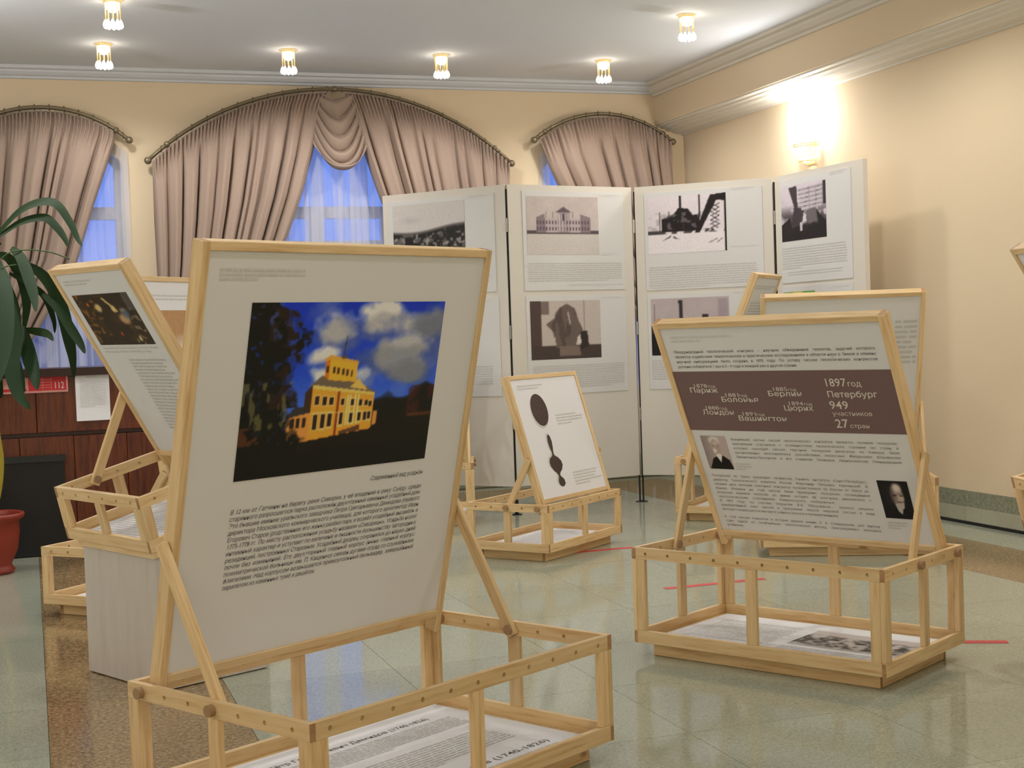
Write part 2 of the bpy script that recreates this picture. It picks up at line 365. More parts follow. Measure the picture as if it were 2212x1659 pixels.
class Pic:
    def __init__(s, w, h, col):
        s.w, s.h = w, h; s.a = np.ones((h, w, 3))*np.array(col, float); s.X, s.Y = np.meshgrid((np.arange(w)+0.5)/w, (np.arange(h)+0.5)/h)
    def put(s, m, col): m = np.clip(np.asarray(m, float), 0, 1)[..., None]; s.a = s.a*(1-m)+np.array(col, float)*m
    def poly(s, pts, col, al=1.0):
        ins = np.zeros((s.h, s.w), bool); n = len(pts); j = n-1
        for i in range(n):
            xi, yi = pts[i]; xj, yj = pts[j]
            c = ((yi > s.Y) != (yj > s.Y)) & (s.X < (xj-xi)*(s.Y-yi)/(yj-yi+1e-12)+xi); ins ^= c; j = i
        s.put(ins*al, col)
    def ell(s, cx, cy, rx, ry, col, soft=0.15, al=1.0):
        d = np.sqrt(((s.X-cx)/rx)**2+((s.Y-cy)/ry)**2); s.put(np.clip((1-d)/soft, 0, 1)*al, col)
    def line(s, x0, y0, x1, y1, wd, col, al=1.0):
        dx, dy = x1-x0, y1-y0; t = np.clip(((s.X-x0)*dx+(s.Y-y0)*dy)/(dx*dx+dy*dy), 0, 1)
        s.put((np.hypot(s.X-x0-t*dx, (s.Y-y0-t*dy)) < wd)*al, col)
    def make(s, name, x0, x1, d0, d1, parent, gain=1.25, y=-0.0012):
        q = np.pad(s.a, ((1, 1), (1, 1), (0, 0)), 'edge'); q = (q[:-2, 1:-1]+q[2:, 1:-1]+q[1:-1, :-2]+q[1:-1, 2:]+3*q[1:-1, 1:-1])/7.0
        gr = np.random.RandomState(s.w*7+s.h).rand(s.h, s.w, 1); q = q*(0.97+0.06*gr)
        a = s2l(np.clip(q, 0, 255))*gain; a = np.clip(a, 0, 0.92)
        w, h = s.w, s.h; me = bpy.data.meshes.new(name)
        xs = np.linspace(x0, x1, w); zs = -np.linspace(d0, d1, h)
        co = np.zeros((h, w, 3)); co[..., 0] = xs[None, :]; co[..., 1] = y; co[..., 2] = zs[:, None]
        i = np.arange(h*w).reshape(h, w); f = np.stack([i[1:, :-1], i[1:, 1:], i[:-1, 1:], i[:-1, :-1]], -1).reshape(-1, 4)
        me.from_pydata(co.reshape(-1, 3).tolist(), [], f.tolist()); me.update()
        ca = me.color_attributes.new('Col', 'FLOAT_COLOR', 'POINT')
        ca.data.foreach_set('color', np.concatenate([a.reshape(-1, 3), np.ones((h*w, 1))], 1).ravel())
        me.materials.append(M['print']); return link(bpy.data.objects.new(name, me), parent)

# ---------------------------------------------------------------- the room
XL, XR, YF, YB, ZC = -3.6, 5.19, -3.9, 10.52, 3.21
# floor slab with separate granite tiles
floor = struct(box('floor', XL-0.3, XR+0.3, YF-0.3, YB+0.4, -0.12, -0.0035, M['grout']))
def tile_mesh(name, mat, wx, wy):
    v, f = boxdata(-wx/2+0.0009, wx/2-0.0009, -wy/2+0.0009, wy/2-0.0009, -0.0085, 0.0085)
    me = bpy.data.meshes.new(name); me.from_pydata(v, [], f); me.update(); me.materials.append(mat); return me
tg = tile_mesh('floor_tile', M['floor_green'], 0.6, 0.6); tb = tile_mesh('floor_tile_brown', M['floor_brown'], 0.6, 0.6); tgs = tile_mesh('floor_tile_strip', M['floor_green'], 0.38, 0.6); tend = tile_mesh('floor_tile_end', M['floor_green'], 0.6, 0.17); tende = tile_mesh('floor_tile_corner', M['floor_green'], 0.38, 0.17)
X0, Y0 = 0.01, 3.75
ntile = 0
for j in range(-5, 12):
    y = Y0+0.6*j
    for i in range(-6, 9):
        x = X0+0.6*i
        if x+0.6 < XL: continue
        d = Vector((x+0.3, y+0.3, 0)); px = d.dot(CR)/max(0.1, d.dot(CF))
        if y < 2.4 and False: continue
        last = j == 11
        if i == 8: me = tende if last else tgs; w = 0.38
        else:
            w = 0.6
            brown = (i in (0, 7) and j <= 10) or (j == 10 and 0 <= i <= 7)
            me = tend if last else (tb if brown else tg)
        if last and y+0.17 > YB+0.01: continue
        o = bpy.data.objects.new('floor_tile', me); link(o, floor); o.location = (x+w/2, y+(0.085 if last else 0.3), -0.0085); ntile += 1
struct(box('floor_threshold', XL-0.3, XR+0.3, YF-0.3, Y0-0.6*5, -0.003, 0.0, M['floor_green']))
struct(box('ceiling', XL-0.3, XR+0.4, YF-0.3, YB+0.4, ZC, ZC+0.15, M['ceiling']))
# rear and left walls (outside the view), right wall
struct(box('wall_left', XL-0.25, XL, YF, YB+0.3, 0, ZC, M['wall'])); struct(box('wall_rear', XL-0.25, XR+0.2, YF-0.25, YF, 0, ZC, M['wall']))
struct(box('wall_right', XR, XR+0.2, YF, YB+0.3, 0, ZC, M['wall']))
# back wall with three arched openings: pieces of one wall mesh (arched top cut as polygon)
WIN = [(0.169, 0.54, 2.50, 0.20), (2.27, 1.22, 2.28, 0.52), (4.44, 0.50, 2.50, 0.20)]   # centre x, half width, spring z, rise
def arch_pts(cx, hw, zs, rise, n=20):
    return [(cx-hw*math.cos(math.pi*k/n), zs+rise*math.sin(math.pi*k/n)) for k in range(n+1)]
SILL = 0.75
def back_wall():
    v = []; f = []; y0, y1 = YB, YB+0.28
    def slab(q):   # polygon in x,z extruded between y0 and y1
        n = len(q); b = len(v)
        for y in (y0, y1):
            for x, z in q: v.append((x, y, z))
        f.append(tuple(range(b, b+n))); f.append(tuple(reversed(range(b+n, b+2*n))))
        for k in range(n): f.append((b+k, b+n+k, b+n+(k+1) % n, b+(k+1) % n))
    edges = [XL]
    for cx, hw, zs, r in WIN: edges += [cx-hw, cx+hw]
    edges.append(XR)
    for i in range(0, len(edges), 2): slab([(edges[i], 0), (edges[i+1], 0), (edges[i+1], ZC), (edges[i], ZC)])
    for cx, hw, zs, r in WIN:
        slab([(cx-hw, 0), (cx+hw, 0), (cx+hw, SILL), (cx-hw, SILL)])
        a = arch_pts(cx, hw, zs, r)
        for k in range(len(a)-1): slab([a[k], a[k+1], (a[k+1][0], ZC), (a[k][0], ZC)])
    return struct(mesh_obj('wall_back', v, f, M['wall']))
back_wall()
# windows: frame, transom, mullion, panes
for n, (cx, hw, zs, rise) in enumerate(WIN, 1):
    w = struct(empty('window_%d' % n, (cx, YB+0.17, 0)))
    fr = []
    a = arch_pts(0, hw, zs, rise)
    fr += [boxdata(-hw, -hw+0.06, -0.03, 0.03, SILL, zs), boxdata(hw-0.06, hw, -0.03, 0.03, SILL, zs), boxdata(-hw, hw, -0.03, 0.03, SILL, SILL+0.06)]
    for k in range(len(a)-1):
        p, q = a[k], a[k+1]; s = 0.9
        fr.append(([(p[0], -0.03, p[1]), (q[0], -0.03, q[1]), (q[0]*s, -0.03, zs+(q[1]-zs)*0.82), (p[0]*s, -0.03, zs+(p[1]-zs)*0.82), (p[0], 0.03, p[1]), (q[0], 0.03, q[1]), (q[0]*s, 0.03, zs+(q[1]-zs)*0.82), (p[0]*s, 0.03, zs+(p[1]-zs)*0.82)],
                   [(0, 3, 2, 1), (4, 5, 6, 7), (0, 1, 5, 4), (2, 3, 7, 6)]))
    mesh_obj('window_frame', *merge(fr), M['win_frame'], w)
    zt = 2.19
    box('transom', -hw, hw, -0.032, 0.032, zt-0.045, zt+0.045, M['win_frame'], w)
    if n == 2:
        xm = [-1.22, -0.62, -0.14, 0.42, 1.22]
        for q in xm[1:-1]: box('mullion', q-0.05, q+0.05, -0.031, 0.031, SILL, zt, M['win_frame'], w)
        box('glazing_bar', -hw, hw, -0.02, 0.02, 1.94, 1.975, M['win_frame'], w)
    else:
        xm = [-hw, 0, hw]; box('mullion', -0.04, 0.04, -0.031, 0.031, SILL, zt, M['win_frame'], w)
    for q in range(len(xm)-1): box('pane', xm[q]+0.01, xm[q+1]-0.01, -0.004, 0.004, SILL+0.03, zt, M['glass'], w)
    mesh_obj('fanlight_pane', [(x, 0, z) for x, z in a]+[(hw, 0, zt), (-hw, 0, zt)], [tuple(range(len(a)+2))], M['glass'], w)
    box('window_sill', -hw-0.03, hw+0.03, -0.19, 0.02, SILL-0.03, SILL+0.004, M['cornice'], w)
# back cornice, right beam and mouldings
def extrude_profile(name, prof, axis, a0, a1, mat):
    v = []; f = []; n = len(prof)
    for a in (a0, a1):
        for p, z in prof: v.append((a, p, z) if axis == 'x' else (p, a, z))
    for k in range(n): f.append((k, (k+1) % n, n+(k+1) % n, n+k))
    f.append(tuple(reversed(range(n)))); f.append(tuple(range(n, 2*n)))
    return struct(mesh_obj(name, v, f, mat))
extrude_profile('trim_1', [(YB, 3.125), (YB-0.018, 3.128), (YB-0.02, 3.142), (YB-0.04, 3.15), (YB-0.058, 3.168), (YB-0.06, 3.182), (YB-0.085, 3.188), (YB-0.088, ZC), (YB, ZC)], 'x', XL, 4.90, M['cornice'])
BX, BZ = 4.935, 2.875
struct(box('beam', BX, XR, YF, YB, BZ, ZC, M['wall']))
extrude_profile('trim_2', [(BX, 3.105), (BX-0.015, 3.108), (BX-0.018, 3.125), (BX-0.04, 3.135), (BX-0.062, 3.16), (BX-0.065, 3.178), (BX-0.095, 3.186), (BX-0.098, ZC), (BX, ZC)], 'y', YF, YB, M['cornice_warm'])
extrude_profile('trim_3', [(BX+0.01, BZ), (BX+0.012, 2.862), (BX+0.05, 2.858), (BX+0.055, 2.847), (BX+0.09, 2.843), (BX+0.10, 2.83), (BX+0.15, 2.825), (BX+0.17, 2.812), (XR-0.02, 2.805), (XR-0.012, 2.797), (XR, 2.797), (XR, BZ)], 'y', YF, YB, M['cornice_warm'])
bb = struct(empty('baseboard_right', (XR, 0, 0)))
M['skirting_low'] = granite('pale_granite_skirting', [(0.30, lin(146, 146, 124)), (0.5, lin(176, 174, 152)), (0.70, lin(196, 193, 172))], 110.0, 0.2)
for k in range(12):
    y0, y1 = YB-0.601*(k+1)+0.001, YB-0.601*k-0.001
    box('skirting_tile', -0.014, 0, y0, y1, 0.105, 0.196, M['skirting'], bb); box('skirting_tile', -0.018, 0, y0, y1, 0.018, 0.104, M['skirting_low'], bb)
box('skirting_joint', -0.024, 0, YB-7.3, YB, 0, 0.0175, M['black'], bb)
bbk = struct(empty('baseboard_back', (0, YB, 0)))
for k in range(9): box('skirting_tile', XR-0.601*(k+1)+0.001, XR-0.601*k-0.001, -0.022, 0, 0.012, 0.196, M['skirting'], bbk)
# neighbouring wing seen through the window
fa = struct(box('outside_facade', -9, 16, 24, 26, -1.0, 2.0, M['facade']))

# ---------------------------------------------------------------- curtains
def arcz(x, cx, hw, zend, ztop):
    R = (hw*hw+(ztop-zend)**2)/(2*(ztop-zend)); return ztop-R+math.sqrt(max(0, R*R-(x-cx)**2))
RODS = [(0.169, 0.585, 2.690, 2.913), (2.262, 1.385, 2.545, 3.09), (4.443, 0.602, 2.730, 2.947)]
YR = 10.42
rod_labels = ['arched bronze curtain rod with ball end over the left window behind the plant', 'wide arched bronze curtain rod over the large centre window', 'arched bronze curtain rod over the right window beside the cream corner']
for (cx, hw, ze, ztp), lab in zip(RODS, rod_labels):
    t = tag(empty('curtain_rod', (cx, YR, 0)), lab, 'curtain rod', 'arched curtain rods')
    path = [(hw*(-1+2*k/40), 0, arcz(cx+hw*(-1+2*k/40), cx, hw, ze, ztp)) for k in range(41)]
    mesh_obj('rod', *tube(path, 0.014), M['rod'], t, True)
    for s in (0, 40): mesh_obj('finial', *sphere_data(path[s], 0.027), M['rod'], t, True)
    nr = 24 if hw > 1 else 12
    for k in range(nr):
        x = hw*(-0.93+1.86*k/(nr-1)); z = arcz(cx+x, cx, hw, ze, ztp)
        mesh_obj('curtain_ring', *tube([(x+0.022*math.cos(q)*0.3, 0.022*math.cos(q), z+0.022*math.sin(q)) for q in np.linspace(0, 2*math.pi, 13)], 0.0028, 5), M['rod'], t)
    for x in ((-0.9*hw, 0, 0.9*hw) if hw > 1 else (-0.85*hw, 0.85*hw)):
        z = arcz(cx+x, cx, hw, ze, ztp); mesh_obj('bracket', *merge([cyl_data((x, 0, z), (x, YB-YR, z), 0.009), sphere_data((x, -0.005, z), 0.022)]), M['rod'], t)
def drape(name, xa, xb, rodi, edge_l, edge_r, nf, label, seed, amp=0.075):
    """edge_l / edge_r: lists of (z, x) giving the side edges below the rod"""
    cx, hw, ze, ztp = RODS[rodi]; rnd = random.Random(seed); ns, nt = 340, 56
    wd = [rnd.uniform(0.45, 1.6) for _ in range(nf)]; tot = sum(wd); bnd = [0.0]
    for q in wd: bnd.append(bnd[-1]+q/tot)
    bnd[-1] = 1.0+1e-9; dep = [rnd.uniform(0.55, 1.15) for _ in range(nf+1)]; cre = [1.0 if rnd.random() < 0.5 else 0.15 for _ in range(nf+2)]
    def ev(e, z):
        for (z0, x0), (z1, x1) in zip(e[:-1], e[1:]):
            if z <= z0 and z >= z1: q = (z0-z)/(z0-z1); return x0+(x1-x0)*q
        return e[0][1] if z > e[0][0] else e[-1][1]
    zb = edge_l[-1][0]; v = []; f = []
    for j in range(nt+1):
        t = j/nt
        for i in range(ns+1):
            s = i/ns; xt = xa+(xb-xa)*s; zt = arcz(xt, cx, hw, ze, ztp)-0.035
            z = zt+(zb-zt)*t
            # ease the top heading: follow side edges mixed with heading position
            zl = arcz(xa, cx, hw, ze, ztp)-0.035; zr = arcz(xb, cx, hw, ze, ztp)-0.035
            xl = ev(edge_l, zl+(zb-zl)*t); xr = ev(edge_r, zr+(zb-zr)*t)
            x = xl+(xr-xl)*s
            k = max(0, bisect.bisect_right(bnd, s)-1); k = min(k, len(bnd)-2); fr = (s-bnd[k])/(bnd[k+1]-bnd[k])
            g = min(1.0, 0.30+3.2*t); wv = math.sin(math.pi*fr); rk = dep[k]; fr2 = min(fr, 1-fr)
            fold = (0.45-(max(0, wv)**0.5)*rk-0.05*math.sin(2*math.pi*fr*2+dep[k]*9)*g)*amp*g
            fold += 0.06*cre[k if fr < 0.5 else min(k+1, len(cre)-1)]*math.exp(-(fr2/0.05)**2)*min(1, max(0, t*5-0.25))
            tight = max(0.0, 1-t*9); fold += 0.017*tight*math.sin(2*math.pi*nf*4.3*s+2*math.sin(17*s))
            squeeze = min(1.0, abs(xr-xl)/max(0.05, abs(xb-xa))*1.3)
            v.append((x, fold*(0.7+0.3*squeeze)-0.012, z))
    for j in range(nt):
        for i in range(ns):
            a = j*(ns+1)+i; f.append((a, a+ns+1, a+ns+2, a+1))
    o = tag(empty('curtain', (0, YR-0.03, 0)), label, 'curtain', 'taupe curtains')
    c = mesh_obj('drape', v, f, M['curtain'], o, True)
    sm = c.modifiers.new('thickness', 'SOLIDIFY'); sm.thickness = 0.003
    return o
drape('curtain', -0.40, 0.655, 0, [(2.7, -0.40), (1.6, -0.42), (0.98, -0.42), (0.9, -0.42)], [(2.68, 0.655), (2.25, 0.50), (1.78, 0.345), (1.27, 0.03), (1.0, -0.26), (0.9, -0.32)], 9, 'taupe curtain swept to the left behind the potted plant', 3)
drape('curtain', 0.905, 2.20, 1, [(2.5, 0.905), (1.6, 0.915), (0.95, 0.94), (0.9, 0.94)], [(3.04, 2.20), (2.97, 2.165), (2.6, 2.075), (2.3, 1.985), (1.98, 1.86), (1.5, 1.58), (1.05, 1.16), (0.9, 1.07)], 11, 'taupe curtain on the left half of the large centre window', 5)
drape('curtain', 2.335, 3.62, 1, [(3.04, 2.335), (2.97, 2.365), (2.6, 2.47), (2.3, 2.565), (1.98, 2.69), (1.5, 2.95), (1.05, 3.37), (0.9, 3.45)], [(2.5, 3.62), (1.6, 3.61), (0.95, 3.58), (0.9, 3.58)], 11, 'taupe curtain on the right half of the large centre window above the display screens', 8)
drape('curtain', 3.885, 5.02, 2, [(2.72, 3.885), (2.5, 3.96), (2.2, 4.11), (1.8, 4.32), (1.3, 4.66), (1.0, 4.88), (0.9, 4.92)], [(2.72, 5.02), (1.6, 5.07), (1.0, 5.06), (0.9, 5.06)], 8, 'taupe curtain of the small right window swept to the right', 11)
def swag():
    o = tag(empty('curtain_swag', (0, YR-0.03, 0)), 'taupe draped swag with hanging scooped folds at the top of the centre window', 'curtain')
    v = []; f = []; na, nb = 48, 120
    for j in range(nb+1):
        b = j/nb; hwid = 0.135+0.075*b; zend = 3.05-0.375*b**1.25; cxs = 2.265+0.015*b
        sag = 0.03+0.50*b*(1-b)**0.8+0.15*b
        for i in range(na+1):
            a = -1+2*i/na; prof = (1-abs(a)**(1.5+1.1*b))
            q = 5.6*b+0.25*a*(1-b); fo = abs(math.sin(math.pi*q))**0.6
            v.append((cxs+a*hwid, -0.05*prof*(0.5+b)-0.055*(fo-0.3)*(0.25+0.75*prof**0.5), zend-sag*prof-0.010*math.cos(2*math.pi*q)*prof))
    for j in range(nb):
        for i in range(na): k = j*(na+1)+i; f.append((k, k+na+1, k+na+2, k+1))
    c = mesh_obj('drape', v, f, M['curtain'], o, True); sm = c.modifiers.new('thickness', 'SOLIDIFY'); sm.thickness = 0.003
swag()
for (cx, hw, zs, rise), lab, nf in zip(WIN, ['white sheer curtain behind the left taupe curtain', 'white sheer curtain across the large centre window', 'white sheer curtain behind the right taupe curtain'], (9, 22, 9)):
    o = tag(empty('sheer_curtain', (cx, YB-0.017, 0)), lab, 'sheer curtain', 'white sheer curtains')
    v = []; f = []; n = 200; H = hw+(0.035 if nf < 20 else 0.06)
    for j in range(9):
        for i in range(n+1):
            x = -H+2*H*i/n; zt = zs+0.06+(rise+0.02)*math.sqrt(max(0, 1-(x/(H+0.01))**2)); z = zt+(0.08-zt)*j/8
            v.append((x, 0.007*math.sin(2*math.pi*nf*(i/n)+0.7*math.sin(11*i/n))+0.004*math.sin(2*math.pi*nf*2.3*i/n), z))
    for j in range(8):
        for i in range(n): a = j*(n+1)+i; f.append((a, a+n+1, a+n+2, a+1))
    mesh_obj('voile', v, f, M['sheer'], o, True)

# ---------------------------------------------------------------- ceiling lamps and wall sconce
def make_lamp():
    t = empty('ceiling_lamp')
    mesh_obj('mount_ring', *lathe([(0.0, 0.0), (0.046, 0.0), (0.05, -0.006), (0.046, -0.014), (0.036, -0.016), (0.0, -0.016)], 20), M['gold'], t, True)
    mesh_obj('bulb', *sphere_data((0, 0, -0.026), 0.038, 14, 8, 0.95), M['bulb'], t, True)
    for k in range(10):
        a = 2*math.pi*(k+0.3)/10; c, s = math.cos(a), math.sin(a)
        cyl('rod', (0.040*c, 0.040*s, -0.012), (0.038*c, 0.038*s, -0.105), 0.0026, M['gold'], t, n=6)
        v, f = lathe([(0.002, 0.0), (0.009, -0.012), (0.0125, -0.026), (0.009, -0.036), (0.001, -0.041)], 6)
        cr = mesh_obj('crystal', v, f, M['crystal'], t); cr.location = (0.041*c, 0.041*s, -0.098)
    return t
LAMPS = [((0.56, 9.65), 'crystal ceiling lamp above the left window'), ((1.78, 9.65), 'crystal ceiling lamp above the left half of the centre window'), ((2.87, 9.64), 'crystal ceiling lamp above the right half of the centre window'),
         ((4.12, 9.64), 'crystal ceiling lamp above the small right window'), ((0.55, 8.44), 'crystal ceiling lamp cut by the top edge at upper left'), ((4.08, 8.17), 'crystal ceiling lamp nearest the cream beam at upper right')]
lamp0 = None
for k, ((x, y), lab) in enumerate(LAMPS):
    if lamp0 is None: lamp = lamp0 = make_lamp()
    else:
        lamp = lamp0.copy(); COL.objects.link(lamp)
        for ch in lamp0.children:
            c = ch.copy(); COL.objects.link(c); c.parent = lamp
    lamp.location = (x, y, ZC); lamp.scale = (1.12, 1.12, 1.18); tag(lamp, lab, 'ceiling lamp', 'crystal ceiling lamps')
for x, y in [q for q, _ in LAMPS]+[(x, y) for x in (0.55, 4.1) for y in (6.6, 4.6, 2.4)]:   # rows assumed to go on out of view, lights added there without lamp bodies
    l = bpy.data.lights.new('lamp_light', 'SPOT'); l.energy = LAMP_W; l.color = LAMP_COL; l.shadow_soft_size = 0.06; l.spot_size = math.radians(165); l.spot_blend = 0.6
    o = bpy.data.objects.new('lamp_light', l); COL.objects.link(o); o.location = (x, y, ZC-0.16)
def sconce(x, y, z, lab, side=1, power=None):
    t = tag(empty('wall_sconce', (x, y, z)), lab, 'wall lamp'); t.scale = (side, 1, 1)
    box('back_plate', -0.012, 0, -0.05, 0.05, -0.09, 0.07, M['gold'], t)
    for zz, rr in ((0.045, 0.115), (0.030, 0.115), (-0.07, 0.082)):
        mesh_obj('brass_band', *tube([(-0.012-rr*math.sin(a), -rr*math.cos(a), zz) for a in np.linspace(0, math.pi, 25)], 0.005, 6), M['gold'], t)
    parts = []
    for j in range(7):
        rr = 0.113-0.004*j-0.0012*j*j; zz = 0.018-0.0155*j
        for k in range(19):
            a = math.pi*(k+0.5*(j % 2))/18.5; parts.append(sphere_data((-0.012-rr*math.sin(a), -rr*math.cos(a), zz), 0.0085, 6, 4))
    b = mesh_obj('crystal_beads', *merge(parts), M['bead'], t); b['kind'] = 'stuff'
    mesh_obj('bulb', *lathe([(0.001, 0.235), (0.03, 0.222), (0.048, 0.18), (0.054, 0.12), (0.046, 0.05), (0.03, 0.0), (0.02, -0.03)], 18), M['bulb'], t, True).location = (-0.072, 0, 0.0)
    l = bpy.data.lights.new('sconce_light', 'POINT'); l.energy = power or SCONCE_W; l.color = (0.96, 0.98, 1.0); l.shadow_soft_size = 0.07
    o = bpy.data.objects.new('sconce_light', l); COL.objects.link(o); o.location = (x-0.125*side, y, z+0.22)
sconce(XR, 8.53, 2.40, 'glowing crystal bead wall sconce on the cream right wall')
struct(box('added_pillar', -1.40, -1.04, 7.72, 8.08, 0, ZC, M['wall']))  # unseen, added only to carry the left light
sconce(-1.04, 7.9, 2.30, 'added crystal bead sconce out of view past the left edge, brightening the ceiling', -1, 42.0)  # lamp added out of view to brighten the ceiling at upper left
sconce(XR, 4.6, 2.40, 'assumed second crystal bead sconce further along the right wall, outside the frame')  # assumed lamp out of view, read off the bright beam at upper right

# ---------------------------------------------------------------- exhibition stands
S, E_, HD, B0, INS, T = 0.098075, 0.060418, 0.021226, 0.05326, 0.0502, 0.018
RH, BRH, PW = 0.041, 0.046, 0.042
ux, uy, uz = (1, 0, 0), (0, 1, 0), (0, 0, 1)
def stand(label, root, nL, nW, H, pivot, strut, phi, sgn, d0, d1, att, L=None, W=None, lip=None, floor_stand=True, sheet=True, midlong=True):
    """crate with drilled rails, leaning framed panel, two struts, pegs. pivot/strut = hole index along the short rail.
    returns (root, board): board space origin is the top-left corner of the printed face"""
    P = M['pine']; t = root; tag(t, label, 'display stand', 'wooden exhibition stands')
    L = L or (nL-1)*S+2*E_; W = W or (nW-1)*S+2*E_; zb = B0 if floor_stand else 0.0
    eL = (L-(nL-1)*S)/2; eW = (W-(nW-1)*S)/2
    zt = zb+H; hz = RH/2-HD
    hl = [-L/2+T-T+eL+k*S for k in range(nL)]; hw = [-W/2+eW+k*S for k in range(nW)]
    hl2 = [q for q in hl if abs(q) < L/2-T-0.022]
    # top rails (short ones run through, long ones sit between them)
    for v in (T/2, W-T/2): rail('top_rail', (L/2, v, zt-RH/2), ux, uz, L-2*T, T, RH, hl2, hz, 0.0062, P, t)
    for u in (T/2, L-T/2): rail('side_rail', (u, W/2, zt-RH/2), uy, uz, W, T, RH, hw, hz, 0.0062, P, t)
    for v in (T/2, W-T/2): bar('bottom_rail', (L/2, v, zb+BRH/2), ux, uz, L-2*T, T, BRH, P, t)
    for u in (T/2, L-T/2): bar('bottom_rail', (u, W/2, zb+BRH/2), uy, uz, W, T, BRH, P, t)
    ph = H-RH-BRH; zc = zb+BRH+ph/2
    for u in (T/2, L-T/2):
        for v in (PW/2, W-PW/2, W/2): bar('post', (u, v, zc), uz, uy, ph, T, PW, P, t)
    for v in (T/2, W-T/2):
        for u in (T+PW*0.44, L-T-PW*0.44): bar('post', (u, v, zc), uz, ux, ph, T, PW*0.88, P, t)
        if midlong: bar('post', (L/2, v, zc), uz, ux, ph, T, PW, P, t)
    # base
    if floor_stand:
        i = INS
        for v in (i+0.011, W-i-0.011): bar('plinth_board', (L/2, v, zb/2), ux, uz, L-2*i, 0.022, zb-0.001, P, t)
        for u in (i+0.011, L-i-0.011): bar('plinth_board', (u, W/2, zb/2), uy, uz, W-2*i-0.044, 0.022, zb-0.001, P, t)
    bar('base_board', (L/2, W/2, zb+0.005), ux, uz, L-2*T-0.002, W-2*T-0.002, 0.008, P, t, 0.001)
    sh = None
    if sheet:
        sh = mesh_obj('printed_sheet', *boxdata(0, L-2*T-0.05, 0, 0.0012, -(W-2*T-0.05), 0), M['sheet'], t)
        sh.matrix_local = frame_mat((T+0.025, W-T-0.025, zb+0.0116), ux, uy)   # sheet z axis = +v, its -y side faces up
    # panel
    pv = eW+pivot*S; zp = zt-HD
    D = Vector((0, sgn*math.sin(phi), math.cos(phi))); N = Vector((0, -math.cos(phi), sgn*math.sin(phi)))
    piv = Vector((0, pv, zp)); pin = 0.038; fw = 0.023; fd = 0.045; fo = -0.0025
    if lip: fd = lip
    def pp(u, d, o): q = piv+D*d+N*o; return Vector((u, q.y, q.z))
    top = d1+fw-0.003; low = -0.032
    for u in (pin+fw/2, L-pin-fw/2): bar('panel_side', pp(u, (top+low)/2, fo), D, ux, top-low, fd, fw, P, t)
    bar('panel_top', pp(L/2, top-fw/2, fo), ux, D, L-2*pin-2*fw, fd, fw, P, t)
    bar('panel_bottom', pp(L/2, d0-fw/2, fo), ux, D, L-2*pin-2*fw, fd, fw, P, t)
    bw = L-2*(pin+fw); bh = top-fw-d0
    board = mesh_obj('poster_board', *boxdata(0, bw, 0, 0.006, -bh, 0), M['paper'], t)
    board.matrix_local = frame_mat(pp(pin+fw, d0+bh, 0.0135), ux, D)
    # struts and pegs
    sv = eW+strut*S; s0 = Vector((0, sv, zp)); a1 = pp(0, att, 0); dv = (a1-s0); ln = dv.length; dv.normalize()
    for u in (T+0.0095, L-T-0.0095):
        c = (s0+a1)/2; bar('strut', (u, c.y, c.z), dv, ux, ln+0.042, 0.036, 0.0165, P, t)
    for k, u0, u1 in ((0, -0.016, T+0.026), (1, L-T-0.026, L+0.016)):
        cyl('peg', (u0, sv, zp), (u1, sv, zp), 0.0145, M['peg'], t, n=16)
        u0, u1 = (u0, T+0.022) if k == 0 else (L-T-0.022, u1)
        cyl('peg', (u0, pv, zp), (u1, pv, zp), 0.0145, M['peg'], t, n=16)
    board['w'] = bw; board['h'] = bh
    return t, board, sh
def crate_root(name, x, y, a): return empty(name, (x, y, 0), a)

